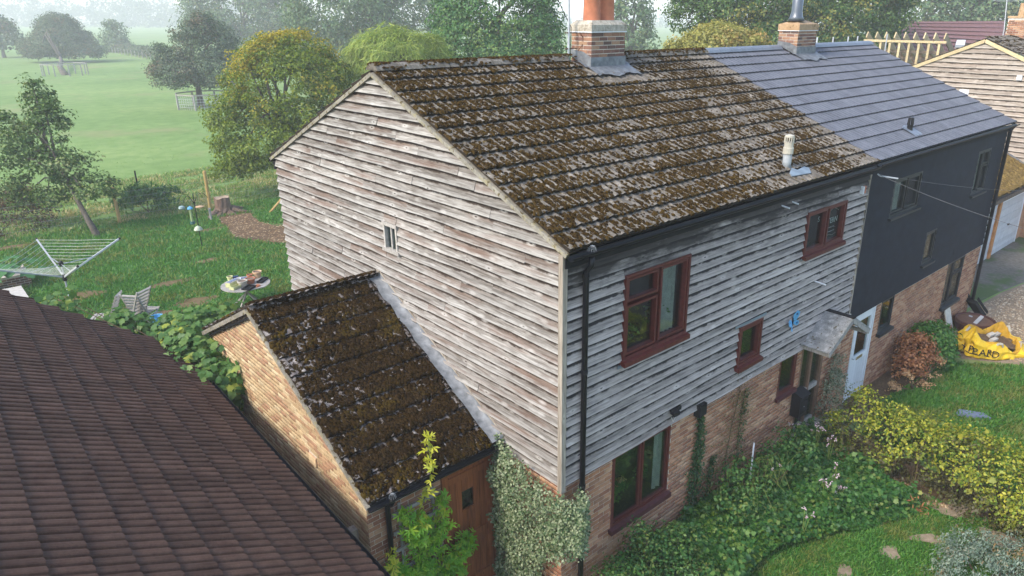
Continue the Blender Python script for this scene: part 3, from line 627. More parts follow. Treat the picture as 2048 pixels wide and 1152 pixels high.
for k, q in enumerate([(6.75, -3.15, .42, .20, -.9), (6.55, -4.05, .46, .22, -1.1), (4.8, -2.85, .17, .15, .3), (4.35, -3.7, .16, .12, .8), (5.6, -3.15, .3, .12, -.9), (3.8, -2.55, .22, .10, .2)]):
    x, y, a, b, r = q; pl = []
    for i in range(14):
        t = i*2*math.pi/14; j = 1+.18*math.sin(3*t+k)+.1*math.sin(5*t+2*k); u, v = a*j*math.cos(t), b*j*math.sin(t); pl.append((x+u*math.cos(r)-v*math.sin(r), y+u*math.sin(r)+v*math.cos(r)))
    sheet('bare_patch', pl, .013+.001*k, 'paving')
MB().box(-4.6, 19.6, -.05, -3.55, 21.2, .24).build('paving_step', M['stone'], None)['kind'] = 'structure'

sheet('added_lane', [(-60, -5.3), (60, -5.3), (60, -16), (-60, -16)], .016, 'added_asphalt')  # added out of view: dark ground so the window panes reflect less green
# ================================================================== WEATHERED HOUSE
SL = .4355; TH = math.atan(SL); ct, st = math.cos(TH), math.sin(TH); LA, LB, DP = 8.341, 16.634, 8.327; YR = DP/2; EZ = 5.63; EY = -.165; ZR = EZ+SL*(YR-EY); SLEN = (YR-EY)/ct
RV = np.array([0, ct, st]); RN = np.array([0, -st, ct]); RV2 = np.array([0, -ct, st]); RN2 = np.array([0, st, ct])
ROLLS = [(.12, .003), (.26, .015), (.40, .020), (.54, .015), (.68, .003)]
GA = SLEN/13.0
def roof_pt(x, y, off=0): return np.array([x, y, EZ+SL*(y-EY)])+RN*off
H = thing('weathered_house', 'house end clad in bare silvery weatherboard with brown mossy tile roof', 'house', (4, 4, 0))
fw_holes = [(1.10, 2.54, 3.70, 5.03), (5.97, 7.45, 4.17, 5.03), (4.10, 4.81, 2.56, 3.36)]
bw_holes = [(1.05, 2.44, .80, 2.2), (5.77, 6.42, 1.28, 2.2), (6.60, 7.56, .05, 2.2)]
wall = wall_sheet('wall', (0, .010, 0), (1, 0, 0), 0.01, LA, -.4, 5.5, fw_holes+bw_holes, M['mortar'], H)
obj('wall', mkmesh('wall', [(.010, .0, -.4), (.010, DP, -.4), (.010, DP, 5.6), (.010, YR, ZR-.08), (.010, 0, 5.6)], [(0, 1, 2, 3, 4)], M['mortar']), wall)
obj('wall', mkmesh('wall', [(0, DP, -.4), (LB, DP, -.4), (LB, DP, 5.5), (0, DP, 5.5)], [(0, 1, 2, 3)], M['mortar']), wall)
bricks(wall, (0, .010, 0), (1, 0, 0), (0, -1, 0), -.3, 2.19, lambda z: (0, LA), bw_holes, 'brick', 215)
bricks(wall, (.010, 0, 0), (0, 1, 0), (-1, 0, 0), -.3, 2.19, lambda z: (0.005, 1.5), [], 'brick', 0)
cl = obj('cladding', mkmesh('cladding', [(.008, .3, 2.2), (.008, DP-.3, 2.2), (.008, DP-.3, 5.5), (.008, .3, 5.5)], [(0, 1, 2, 3)], M['black_matt']), H)
def grng(z):
    y = max(.0, (z+.05-EZ)/SL+EY); return (y, DP-y)
ghole = [(3.80, 4.20, 4.66, 5.15)]
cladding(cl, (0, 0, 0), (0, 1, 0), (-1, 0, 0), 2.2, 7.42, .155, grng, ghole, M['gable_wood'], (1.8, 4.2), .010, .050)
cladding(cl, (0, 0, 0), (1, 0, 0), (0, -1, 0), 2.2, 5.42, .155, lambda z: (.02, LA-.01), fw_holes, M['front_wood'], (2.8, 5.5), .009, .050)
MB().box(-.08, -.08, 2.12, .0, .0, 5.58).build('corner_board', M['trim_wood'], H)
MB().box(LA-.015, -.07, 2.2, LA+.03, .0, 5.45).build('corner_board', M['trim_wood'], H)
# gable slit window
mb = MB(); mb.box(-.07, 3.80, 4.68, .02, 3.84, 5.13); mb.box(-.07, 4.16, 4.68, .02, 4.20, 5.13); mb.box(-.08, 3.78, 5.09, .02, 4.22, 5.15); mb.box(-.035, 4.0, 4.70, .0, 4.035, 5.10)
gw = mb.build('window', M['grey_frame_wood'], H)
MB().box(-.012, 3.84, 4.70, -.004, 4.16, 5.10).build('pane', M['glass'], gw); MB().box(-.09, 3.75, 4.645, .0, 4.25, 4.70).build('sill', M['grey_frame_wood'], gw)
MB().box(.06, 3.84, 4.70, .07, 4.02, 5.10).build('curtain', M['curtain'], gw); MB().box(.3, 3.7, 4.6, .31, 4.3, 5.2).build('interior', M['room'], gw)
# front windows
RF = 'red_frame'
w1 = window(H, 1.10, 2.54, 3.76, 5.03, [(1.185, 1.78, 3.86, 4.54), (1.185, 1.78, 4.66, 4.935), (1.905, 2.45, 3.87, 4.935)], RF, sill=(.03, .06, .07, RF), curtains=[(2.04, 2.42, 'curtain')], gy=-.005)
P, N, _ = crown([(2.2, .22, 4.1, .26, .07, .22), (1.5, .18, 4.05, .2, .07, .2)], 30, 12, .05); leaves('pot_plant', P, N, .06, G['hydrangea'], 'oval', w1)
w2 = window(H, 5.97, 7.45, 4.23, 5.03, [(6.05, 6.66, 4.31, 4.95), (6.80, 7.36, 4.31, 4.95)], RF, sill=(.03, .06, .07, RF), gy=-.005)
MB().box(6.81, .012, 4.30, 7.355, .020, 4.95).build('banner', M['black_matt'], w2)
def front_m(x, y, z, sh=0.0): return Matrix(((1, 0, 0, x), (0, 0, -1, y), (sh, 1, 0, z), (0, 0, 0, 1)))
text('lettering', 'TERN', .155, M['white'], front_m(6.91, .009, 4.63), w2)
text('lettering', 'S', .15, M['white'], front_m(6.52, .012, 4.74), w2)
text('lettering', '~~~ ~ .', .10, M['white'], front_m(6.93, .009, 4.52), w2); text('lettering', '~~~~ ~', .09, M['white'], front_m(6.93, .009, 4.44), w2)
mb = MB(); mb.tube([(6.90+.40*i/9, .009, 4.84+.07*math.sin(i/9*math.pi)) for i in range(10)], .004, 4); mb.tube([(6.93+.36*i/7, .009, 4.39+.015*math.sin(i)) for i in range(8)], .004, 4); mb.build('lettering', M['cream'], w2)
window(H, 4.10, 4.81, 2.62, 3.36, [(4.19, 4.72, 2.71, 3.27)], RF, sill=(.03, .06, .07, RF), gy=-.005)
window(H, 1.05, 2.44, .87, 2.19, [(1.13, 1.70, .96, 2.10), (1.80, 2.36, .96, 2.10)], RF, y0=.0, y1=.09, sill=(.04, .07, .08, 'purple_sill'), gy=.035, curtains=[(2.2, 2.42, 'curtain')])
P, N, _ = crown([(1.45, .24, 1.25, .18, .07, .16), (2.0, .24, 1.3, .15, .07, .14)], 22, 14, .05); leaves('pot_plant', P, N, .06, G['hydrangea'], 'oval', H.children[-1]); P, N, _ = crown([(1.5, .2, 1.4, .12, .05, .08)], 6, 6, .03); leaves('pot_flower', P, N, .05, G['dead_pale'], 'oval', H.children[-1])
window(H, 5.77, 6.42, 1.35, 2.19, [(5.85, 6.34, 1.43, 2.11)], RF, y0=.0, y1=.09, sill=(.04, .06, .07, 'purple_sill'), gy=.035)
# porch door
pd = MB(); pd.box(6.60, .0, .05, 6.66, .1, 2.2); pd.box(7.46, .0, .05, 7.56, .1, 2.2); pd.box(6.66, .0, 2.12, 7.46, .1, 2.2); pd.box(7.02, .005, .2, 7.09, .09, 2.12); pdo = pd.build('porch_door', M['brown_wood'], H)
MB().box(6.66, .01, .2, 7.02, .085, .30).box(7.09, .01, .2, 7.46, .085, .30).box(6.66, .01, 1.02, 7.02, .085, 1.12).box(7.09, .01, 1.02, 7.46, .085, 1.12).build('door_rail', M['grey_frame_wood'], pdo)
for a, b in ((6.66, 7.02), (7.09, 7.46)):
    for c, d in ((.30, 1.02), (1.12, 2.12)): MB().box(a, .045, c, b, .053, d).build('pane', M['glass'], pdo)
MB().box(6.6, .5, 0, 7.56, .52, 2.2).box(6.58, .1, 0, 6.6, .5, 2.2).box(7.56, .1, 0, 7.58, .5, 2.2).build('interior', M['room'], pdo)
MB().box(6.55, -.16, -.05, 7.6, .0, .19).build('door_step', M['grey_frame_wood'], pdo)
# porch canopy
PX, PZ, PD = 7.30, 2.78, .62
cn = MB()
for s in (-1, 1):
    cn.obox((PX, -PD, PZ), (s*.86, 0, -.50), (0, PD, 0), (s*.012, 0, .03))
cno = cn.build('canopy_roof', M['felt'], H)
cb = MB()
for s in (-1, 1):
    cb.beam((PX, -PD+.02, PZ-.045), (PX+s*.85, -PD+.02, PZ-.54), .03, .09); cb.beam((PX+s*.80, -PD+.03, PZ-.54), (PX+s*.80, -.01, PZ-.54), .05, .07)
cb.build('canopy_board', M['pale_wood'], cno); MB().beam((PX, -PD-.01, PZ+.02), (PX, 0, PZ+.02), .10, .03).build('ridge_cap', M['black_matt'], cno)
# roof A
RA = obj('roof', mkmesh('roof', [tuple(roof_pt(x, y, -.03)) for x, y in ((-.04, EY+.03), (LA, EY+.03), (LA, YR), (-.04, YR))]+[(-.04, DP-EY, EZ-.03), (LA, DP-EY, EZ-.03)], [(0, 1, 2, 3), (3, 2, 5, 4)], M['tile_moss']), H)
CA = (4.30, 5.23, 3.75, 4.28)
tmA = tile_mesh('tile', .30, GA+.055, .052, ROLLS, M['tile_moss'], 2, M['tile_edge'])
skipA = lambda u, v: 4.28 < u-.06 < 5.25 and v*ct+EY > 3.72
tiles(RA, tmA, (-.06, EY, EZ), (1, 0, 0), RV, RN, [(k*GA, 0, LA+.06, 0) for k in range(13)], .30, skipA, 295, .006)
tiles(RA, tmA, (-.06, DP-EY, EZ), (1, 0, 0), RV2, RN2, [(k*GA, 0, .6, 0) for k in range(13)], .30, None, 0, .004)
moss_on(RA, (-.06, EY, EZ), (1, 0, 0), RV, RN, 8.38, SLEN-.02, 78000, .16, (.011, .033), (.012, .028), M['moss'],
        lambda u, v: ((u > 4.1) & (u < 5.5) & (v*ct+EY > 3.2)) | ((v/GA) % 1.0 > .83) | (((u > 5.2) & (u < 6.2)) & (v < .45)), 0.7, 1.5,
        lambda u, v: .34*(1-u/8.4)+.18*(v/SLEN)-.30*np.clip((u-4.4)/1.0, 0, 1)*np.clip(v/SLEN-.45, 0, 1)*2-.25*np.clip((u-7.2), 0, 1)-.30*np.clip(.8-v, 0, 1), g=GA, th=.052)
rt = MB()
def ridge_tiles(parent, x0, x1, mat, gap=None, L=.45):
    x = x0
    while x < x1-.05:
        e = min(x+L-.008, x1)
        if not (gap and x < gap[1] and e > gap[0]):
            V = []; F = []
            for xx in (x, e):
                for k in range(7): a = math.pi*(k/6-.5)*.72; V.append((xx, YR+.19*math.sin(a), ZR-.075+.18*math.cos(a)))
            F = [(k, k+1, k+8, k+7) for k in range(6)]+[(0, 1, 2, 3, 4, 5, 6), (13, 12, 11, 10, 9, 8, 7)]
            obj('ridge_tile', mkmesh('ridge_tile', V, F, M[mat]), parent)
        x += L
ridge_tiles(RA, -.06, LA, 'tile_moss', (4.27, 5.26))
P = np.stack([RNG.uniform(-.06, LA, 2600), YR+RNG.normal(0, .09, 2600), np.full(2600, ZR+.105)], 1); P[:, 2] -= (P[:, 1]-YR)**2*2.6; P = P[(vnoise(P[:, 0]*2, P[:, 1]*5, 1, 2)+RNG.normal(0, .3, 2600) > -.1) & ((P[:, 0] < 4.2) | (P[:, 0] > 5.3))]
lumps('moss', P, (0, 0, 1), (1, 0, 0), RNG.uniform(.015, .04, len(P)), RNG.uniform(.010, .026, len(P)), M['moss'], RA)
for s in (0, 1):
    a = roof_pt(-.065, EY, -.055); b = np.array([-.065, YR, ZR-.055])
    if s: a = np.array([a[0], DP-a[1], a[2]])
    MB().beam(a, b, .05, .058).build('verge', M['verge'], RA)
MB().box(-.05, -.10, 5.40, LA, -.05, 5.56).build('fascia', M['black_matt'], H)
MB().box(-.05, DP+.03, 5.38, LA, DP+.1, 5.56).build('fascia', M['black_matt'], H)
gutter(H, (-.06, -.19, 5.575), (LA, -.19, 5.575), (0, -1, 0))
gutter(H, (-.08, DP+.19, 5.575), (LA, DP+.19, 5.575), (0, 1, 0))
mb = MB(); mb.tube([(.31, -.19, 5.50), (.31, -.19, 5.40), (.31, -.10, 5.28), (.31, -.10, -.25)], .040, 10)
dp = mb.build('downpipe', M['black'], H, smooth=True)
mb = MB()
for z in (5.22, 3.85, 2.05, .9): mb.lathe((.31, -.10, z), [(.047, 0), (.047, .06)], 10)
mb.build('pipe_collar', M['black'], dp)
mb = MB()
for k in range(5):
    a = math.pi*k/5; mb.tube([(.31+.055*math.cos(a)*math.cos(t), -.19+.055*math.sin(a)*math.cos(t), 5.58+.075*math.sin(t)) for t in np.linspace(0, math.pi, 7)], .003, 4)
mb.build('leaf_guard', M['vent_grey'], dp)
# chimneys
def chimney(parent, x0, x1, y0, y1, zb, zt, mat, capm, cone=0.0, capz=.20):
    ch = MB().box(x0+.010, y0+.010, zb-.5, x1-.010, y1-.010, zt).build('chimney', M['mortar_grey'], parent)
    for P0, U, N, L in (((x0, y0+.010, 0), (1, 0, 0), (0, -1, 0), x1-x0), ((x0+.010, y0, 0), (0, 1, 0), (-1, 0, 0), y1-y0), ((x1-.010, y0, 0), (0, 1, 0), (1, 0, 0), y1-y0), ((x0, y1-.010, 0), (1, 0, 0), (0, 1, 0), x1-x0)):
        bricks(ch, P0, U, N, zb-.22, zt+.01, lambda z: (0, L), [], mat, 999 if N[1] < 0 or N[0] < 0 else 0)
    cm = MB(); e = .02; a = .06+cone
    cm.add([(x0-e, y0-e, zt), (x1+e, y0-e, zt), (x1+e, y1+e, zt), (x0-e, y1+e, zt), (x0-e, y0-e, zt+capz*.6), (x1+e, y0-e, zt+capz*.6), (x1+e, y1+e, zt+capz*.6), (x0-e, y1+e, zt+capz*.6),
            (x0+a, y0+a, zt+capz), (x1-a, y0+a, zt+capz), (x1-a, y1-a, zt+capz), (x0+a, y1-a, zt+capz)],
           [(0, 3, 2, 1), (0, 1, 5, 4), (1, 2, 6, 5), (2, 3, 7, 6), (3, 0, 4, 7), (4, 5, 9, 8), (5, 6, 10, 9), (6, 7, 11, 10), (7, 4, 8, 11), (8, 9, 10, 11)])
    cm.build('cap', M[capm], ch)
    MB().box(x0-.022, y0-.022, zt-.012, x1+.022, y1+.022, zt+.003).build('cap_strip', M['white'], ch)
    fl = MB(); n = 12; ya = y0-.33
    V = []; zz = lambda x, y: roof_pt(x, y, .082)[2]
    fl.add([(x0-.02, y0-.012, zz(0, y0)+.16), (x1+.02, y0-.012, zz(0, y0)+.16), (x1+.02, y0-.016, zz(0, y0)+.0), (x0-.02, y0-.016, zz(0, y0)+.0)], [(0, 1, 2, 3)])
    for i in range(n+1):
        x = x0-.10+(x1-x0+.22)*i/n; w = .008*math.sin(i*2.4); V += [(x, y0-.016, zz(x, y0)+.0), (x, ya+.05*math.sin(i*.9), zz(x, ya+.05*math.sin(i*.9))+w)]
    fl.add(V, [(2*i, 2*i+2, 2*i+3, 2*i+1) for i in range(n)])
    for xs, s in ((x0, -1), (x1, 1)):
        ym = YR
        fl.add([(xs+s*.013, y0-.016, zz(xs, y0)-.02), (xs+s*.013, y0-.016, zz(xs, y0)+.16), (xs+s*.013, y0+.2, zz(xs, y0+.2)+.17), (xs+s*.013, y1, zz(xs, YR)+.12), (xs+s*.013, y1, zz(xs, YR)-.02),
                (xs+s*.16, y0-.02, zz(xs, y0)+.0), (xs+s*.13, ym, zz(xs, ym)+.01)], [(0, 1, 2, 3, 4), (0, 4, 6, 5)])
    fl.build('flashing', M['lead'], ch)
    return ch
chA = chimney(H, *CA, 7.33, 8.02, 'brick_dark', 'cement', .0, .20)
for x, rr, hh in ((4.55, .165, .75), (4.96, .150, .62)):
    MB().lathe((x, 4.0, 8.19), [(rr+.012, 0), (rr, .03), (rr*.93, .30), (rr*.92, hh), (rr*1.12, hh+.03), (rr*1.12, hh+.10), (rr*.85, hh+.10), (rr*.8, hh-.1)], 20).build('chimney_pot', M['terracotta'], chA, smooth=True)
# roof vent pipe
vp = MB().lathe(tuple(roof_pt(5.60, .26)-np.array([0, 0, .08])), [(.075, 0), (.075, .36)], 14).build('vent_pipe', M['vent_grey'], H, smooth=True)
c = roof_pt(5.60, .26); MB().lathe(tuple(c+np.array([0, 0, .27])), [(.09, 0), (.09, .10), (.078, .11), (.078, .20)], 14).build('vent_collar', M['vent_cream'], vp)
mb = MB().lathe(tuple(c+np.array([0, 0, .55])), [(.080, 0), (.075, .03), (.03, .045)], 14)
for k in range(12): a = k*math.pi/6; mb.box(c[0]+.074*math.cos(a)-.008, c[1]+.074*math.sin(a)-.008, c[2]+.46, c[0]+.074*math.cos(a)+.008, c[1]+.074*math.sin(a)+.008, c[2]+.56)
mb.build('vent_cowl', M['vent_cream'], vp)
q = [(5.34, .02), (5.92, -.02), (6.05, .10), (5.98, .16), (5.70, .12), (5.62, .20), (5.40, .10)]
obj('flashing', mkmesh('flashing', [tuple(roof_pt(x, y, .066)) for x, y in q]+[tuple(roof_pt(x, y, .05)) for x, y in q], [tuple(range(7))]+[(i, (i+1) % 7, 7+(i+1) % 7, 7+i) for i in range(7)], M['lead_blue']), vp)
# flashing strips under the front windows
for a, b, z in ((1.0, 2.66, 3.66), (5.9, 7.55, 4.14), (3.95, 4.9, 3.385)): MB().obox((a, -.076, z), (b-a, 0, 0), (0, .006, 0), (0, 0, .045)).build('flashing', M['lead_blue'], H)

# ================================================================== DARK HOUSE NEXT DOOR
B = thing('dark_house', 'dark clad house with new slate grey roof joined to the weathered house', 'house', (12.5, 4, 0))
bf = [(9.65, 11.13, 4.20, 5.08), (14.68, 15.62, 3.88, 5.08), (12.09, 12.74, 2.56, 3.45)]
bb = [(10.18, 10.86, 1.32, 2.2), (14.2, 15.4, .84, 2.2), (8.88, 9.85, .0, 2.2)]
wb = wall_sheet('wall', (0, .012, 0), (1, 0, 0), LA, LB, -.2, 5.5, bf+bb, M['mortar'], B)
obj('wall', mkmesh('wall', [(LB, 0.01, -.2), (LB, DP, -.2), (LB, DP, 5.5), (LB, YR, ZR-.08), (LB, 0.01, 5.5)], [(0, 1, 2, 3, 4)], M['mortar']), wb)
bricks(wb, (0, .012, 0), (1, 0, 0), (0, -1, 0), -.02, 2.19, lambda z: (LA, LB), bb, 'brick', 235)
cb_ = obj('cladding', mkmesh('cladding', [(LB-.01, .3, 2.2), (LB-.01, DP-.3, 2.2), (LB-.01, DP-.3, 5.4), (LB-.01, .3, 5.4)], [(0, 1, 2, 3)], M['clad_dark']), B)
cladding(cb_, (0, 0, 0), (1, 0, 0), (0, -1, 0), 2.2, 5.46, .18, lambda z: (LA+.03, LB+.02), bf, M['clad_dark'], (3.0, 4.0), .0014, .018, .02)
GF = 'grey_frame'
window(B, 9.65, 11.13, 4.26, 5.07, [(9.76, 10.30, 4.36, 4.98), (10.45, 11.0, 4.36, 4.98)], GF, sill=(.06, .08, .05, GF), curtains=[(9.7, 10.3, 'curtain')], y0=-.02, gy=.02)
window(B, 14.68, 15.62, 3.94, 5.07, [(14.77, 15.06, 4.02, 4.99), (15.18, 15.53, 4.02, 4.62), (15.18, 15.53, 4.72, 4.99)], GF, sill=(.06, .08, .05, GF), curtains=[(15.1, 15.5, 'curtain')], y0=-.02, gy=.02)
window(B, 12.09, 12.74, 2.62, 3.44, [(12.19, 12.64, 2.71, 3.35)], GF, sill=(.06, .08, .05, GF), curtains=[(12.1, 12.4, 'curtain')], y0=-.02, gy=.02)
window(B, 10.18, 10.86, 1.38, 2.19, [(10.26, 10.78, 1.47, 2.11)], GF, y0=.0, y1=.09, sill=(.05, .09, .07, GF), gy=.035)
window(B, 14.2, 15.4, .90, 2.19, [(14.28, 14.62, .99, 2.11), (14.74, 15.32, .99, 1.70), (14.74, 15.32, 1.80, 2.11)], GF, y0=.0, y1=.09, sill=(.05, .09, .07, GF), gy=.035)
wd = MB().box(8.88, -.01, .05, 8.94, .09, 2.19).box(9.79, -.01, .05, 9.85, .09, 2.19).box(8.94, -.01, 2.13, 9.79, .09, 2.19).build('door', M['white'], B)
dl = MB().box(8.95, .0, .06, 9.06, .06, 2.12).box(9.68, .0, .06, 9.78, .06, 2.12).box(9.06, .0, 2.0, 9.68, .06, 2.12).box(9.06, .0, .98, 9.68, .06, 1.12).box(9.06, .0, .06, 9.68, .06, .2)
for k in range(5): dl.box(9.07+k*.123, .012, .2, 9.185+k*.123, .05, .98)
dl.build('door_leaf', M['white'], wd); MB().box(9.06, .025, 1.12, 9.68, .033, 2.0).build('pane', M['glass'], wd)
MB().box(8.9, .4, 0, 9.85, .42, 2.2).build('interior', M['room'], wd); MB().box(9.22, -.012, 1.01, 9.52, .004, 1.075).build('letter_plate', plain('brass', (0.36, 0.27, 0.10), .4, .5, .1, 9, .6), wd)
mb = MB().tube([(8.99, .0, 1.12), (8.99, -.05, 1.12), (9.10, -.055, 1.13)], .011, 6); mb.build('handle', M['steel'], wd)
RB = obj('roof', mkmesh('roof', [tuple(roof_pt(x, y, -.03)) for x, y in ((LA+.01, EY+.03), (LB+.05, EY+.03), (LB+.05, YR), (LA+.01, YR))]+[(LA+.01, DP-EY, EZ-.03), (LB+.05, DP-EY, EZ-.03)], [(0, 1, 2, 3), (3, 2, 5, 4)], M['tile_slate']), B)
tmB = tile_mesh('tile', .30, GA+.055, .034, ROLLS, M['tile_slate'], 2, M['slate_edge'])
skipB = lambda u, v: 3.38 < u < 4.40 and v*ct+EY > 3.72
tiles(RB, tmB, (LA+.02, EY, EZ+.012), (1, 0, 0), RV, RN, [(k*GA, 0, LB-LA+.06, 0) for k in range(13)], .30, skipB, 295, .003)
ridge_tiles(RB, LA+.04, LB+.05, 'ridge_slate', (11.70, 12.72))
MB().box(LA, -.10, 5.42, LB+.02, -.05, 5.57).build('fascia', M['black_matt'], B)
gutter(B, (LA+.02, -.19, 5.60), (LB+.2, -.19, 5.60), (0, -1, 0), .055)
mb = MB().tube([(LB-.05, -.17, 5.56), (LB-.05, -.10, 5.42), (LB-.05, -.10, .55), (LB+.05, -.2, .25)], .05, 10); mb.build('downpipe', M['black'], B, smooth=True)
MB().beam(roof_pt(LB+.055, EY, -.05), (LB+.055, YR, ZR-.05), .04, .06).build('verge', M['black_matt'], B)
chB = chimney(B, 11.75, 12.68, 3.75, 4.30, 7.36, 7.96, 'brick_dark', 'cement_orange', .20, .25)
MB().lathe((12.0, 4.0, 8.19), [(.22, 0), (.16, .10), (.135, .22), (.135, 1.5)], 18).build('flue', plain('flue', (0.12, 0.135, 0.155), .35, .5, .1, 5, .5), chB, smooth=True)
c = roof_pt(11.1, .42); vb = MB().lathe(tuple(c-np.array([0, 0, .05])), [(.11, 0), (.07, .08), (.06, .15), (.06, .19)], 12).build('vent_terminal', M['black'], B)
mb = MB().lathe(tuple(c+np.array([0, 0, .145])), [(.066, 0), (.066, .02)], 12).lathe(tuple(c+np.array([0, 0, .30])), [(.05, 0), (.04, .02)], 12)
for k in range(6): a = k*math.pi/3; mb.obox((c[0]+.055*math.cos(a)-.012, c[1]+.055*math.sin(a)-.012, c[2]+.16), (.024, 0, 0), (0, .024, 0), (-.012*math.cos(a), -.012*math.sin(a), .15))
mb.build('cowl', M['black'], vb)
obj('flashing', mkmesh('flashing', [tuple(roof_pt(11.1+x, .40+y, .060)) for x, y in ((-.22, -.2), (.2, -.2), (.22, .12), (.05, .2), (-.2, .14))], [(0, 1, 2, 3, 4)], M['ridge_slate']), vb)

# ================================================================== BRICK OUTBUILDING
OX, OY0, OY1, OYR, OZR, OEY, OEZ = -2.22, 1.45, 7.0, 4.645, 4.09, 1.273, 2.318
OS = (OZR-OEZ)/(OYR-OEY); ot = math.atan(OS); OV = np.array([0, math.cos(ot), math.sin(ot)]); ON = np.array([0, -math.sin(ot), math.cos(ot)]); OL = (OYR-OEY)/math.cos(ot)
OS2 = .48; ot2 = math.atan(OS2); OV2 = np.array([0, -math.cos(ot2), math.sin(ot2)]); ON2 = np.array([0, math.sin(ot2), math.cos(ot2)])
O = thing('brick_outbuilding', 'low tan brick outbuilding with thick dark moss on its tiled roof', 'outbuilding', (-1.1, 4, 0))
otop = lambda y: min(OEZ+OS*(y-OEY), OZR-OS2*(y-OYR))-.07
ow = obj('wall', mkmesh('wall', [(OX+.012, OY0, -.5), (OX+.012, OY1, -.5), (OX+.012, OY1, otop(OY1)), (OX+.012, OYR, otop(OYR)), (OX+.012, OY0, otop(OY0))], [(0, 1, 2, 3, 4)], M['mortar']), O)
def orng(z):
    a = max(OY0, OEY+(z+.09-OEZ)/OS); b = min(OY1, OYR+(OZR-z-.09)/OS2); return (a, b)
oh = [(2.88, 3.14, 2.04, 2.21)]
bricks(ow, (OX+.012, 0, 0), (0, 1, 0), (-1, 0, 0), -.375, 4.05, orng, oh, 'brick_yellow', 245)
obj('wall', mkmesh('wall', [(OX, OY1, -.5), (0, OY1, -.5), (0, OY1, 2.7), (OX, OY1, 2.7)], [(0, 1, 2, 3)], M['brick_yellow']), ow)
fh = [(-1.03, -.09, -.4, 2.04)]
wall_sheet('wall', (0, OY0+.012, 0), (1, 0, 0), OX, 0, -.5, 2.36, fh, M['mortar'], ow)
bricks(ow, (0, OY0+.012, 0), (1, 0, 0), (0, -1, 0), -.375, 2.30, lambda z: (OX, 0), fh, 'brick', 55)
ab = MB().box(OX-.008, 2.89, 2.045, OX+.01, 3.13, 2.205).build('air_brick', M['terracotta_pale'], O)
mb = MB()
for i in range(6): mb.box(OX-.016, 2.90, 2.055+i*.025, OX-.008, 3.12, 2.067+i*.025)
mb.build('grille', plain('grille', (0.60, 0.46, 0.27), .8), ab)
OR_ = obj('roof', mkmesh('roof', [(OX-.02, OEY+.02, OEZ-.03), (0, OEY+.02, OEZ-.03), (0, OYR, OZR-.03), (OX-.02, OYR, OZR-.03), (OX-.02, 7.12, OZR-.03-OS2*2.475), (0, 7.12, OZR-.03-OS2*2.475)], [(0, 1, 2, 3), (3, 2, 5, 4)], M['tile_out']), O)
og = OL/10.0; tmO = tile_mesh('tile', .30, og+.05, .046, ROLLS, M['tile_out'], 2, M['tile_edge'])
tiles(OR_, tmO, (OX-.05, OEY, OEZ), (1, 0, 0), OV, ON, [(k*og, 0, 2.25, 0) for k in range(10)], .30, None, 200, .007)
tiles(OR_, tmO, (OX-.05, 7.12, OZR-OS2*2.475), (1, 0, 0), OV2, ON2, [(k*.36, 0, 2.25, 0) for k in range(8)], .30, None, 60, .007)
moss_on(OR_, (OX-.05, OEY, OEZ), (1, 0, 0), OV, ON, 2.24, OL+.03, 40000, -.24, (.013, .042), (.014, .038), M['moss_dark'], lambda u, v: ((v/og) % 1.0 > .87) | (u > 2.0+.06*np.sin(v*5)), 3.3, 1.2, lambda u, v: .40*np.clip(u-.15, 0, .5)*2-.25, g=og, th=.046)
moss_on(OR_, (OX-.05, 7.12, OZR-OS2*2.475), (1, 0, 0), OV2, ON2, 2.24, 2.7, 2500, -.1, (.02, .045), (.015, .035), M['moss_dark'], None, 5.0)
mb = MB()
for i in range(5):
    x0 = OX-.05+i*.45; pts = []
    for xx in (x0, min(x0+.44, 0)):
        for k in range(7): a = math.pi*(k/6-.5)*.7; pts.append((xx, OYR+.15*math.sin(a), OZR-.09+.15*math.cos(a)))
    obj('ridge_tile', mkmesh('ridge_tile', pts, [(k, k+1, k+8, k+7) for k in range(6)]+[(0, 1, 2, 3, 4, 5, 6), (13, 12, 11, 10, 9, 8, 7)], M['tile_out']), OR_)
P, N = np.stack([RNG.uniform(OX, 0, 420), OYR+RNG.normal(0, .06, 420), np.full(420, OZR+.055)], 1), np.array([0, 0, 1.0]); P[:, 2] -= np.abs(P[:, 1]-OYR)*.3
lumps('moss', P, N, (1, 0, 0), RNG.uniform(.02, .05, 420), RNG.uniform(.012, .035, 420), M['moss_dark'], OR_)
MB().beam((OX-.055, OEY, OEZ-.055), (OX-.055, OYR, OZR-.055), .05, .06).build('verge', M['verge'], OR_)
MB().beam((OX-.055, OYR, OZR-.055), (OX-.055, 7.12, OZR-.055-OS2*2.475), .06, .07).build('verge', M['verge'], OR_)
MB().beam((OX-.02, OYR-.05, OZR-.14), (OX-.02, 7.05, OZR-.14-OS2*2.40), .04, .035).build('barge_strip', M['black_matt'], OR_)
V = []; n = 22
for i in range(n+1):
    s = i/n*OL*.97+.0; p = np.array([0, OEY, OEZ])+OV*s; wv = .02*math.sin(i*1.9)+.015*math.sin(i*4.3)
    V += [p+np.array([-.055, 0, 0])+ON*.150, p+np.array([-.06, 0, 0])+ON*.085, p+np.array([-.235+wv, 0, 0])+ON*(.078+.006*math.sin(i*2.2))]
F = []
for i in range(n): k = 3*i; F += [(k, k+3, k+4, k+1), (k+1, k+4, k+5, k+2)]
obj('flashing', mkmesh('flashing', V, F, M['lead'], True), O)
V = []
for i in range(n+1):
    s = i/n*OL*1.0; p = np.array([-.036, OEY, OEZ])+OV*s; V += [p+ON*.13, p+ON*(.185+.006*math.sin(i*3))]
MB().beam(np.array([-.045, OEY, OEZ])+ON*.15, np.array([-.045, OYR, OZR])+ON*.15, .02, .05).build('flashing_strip', M['trim_wood'], O)
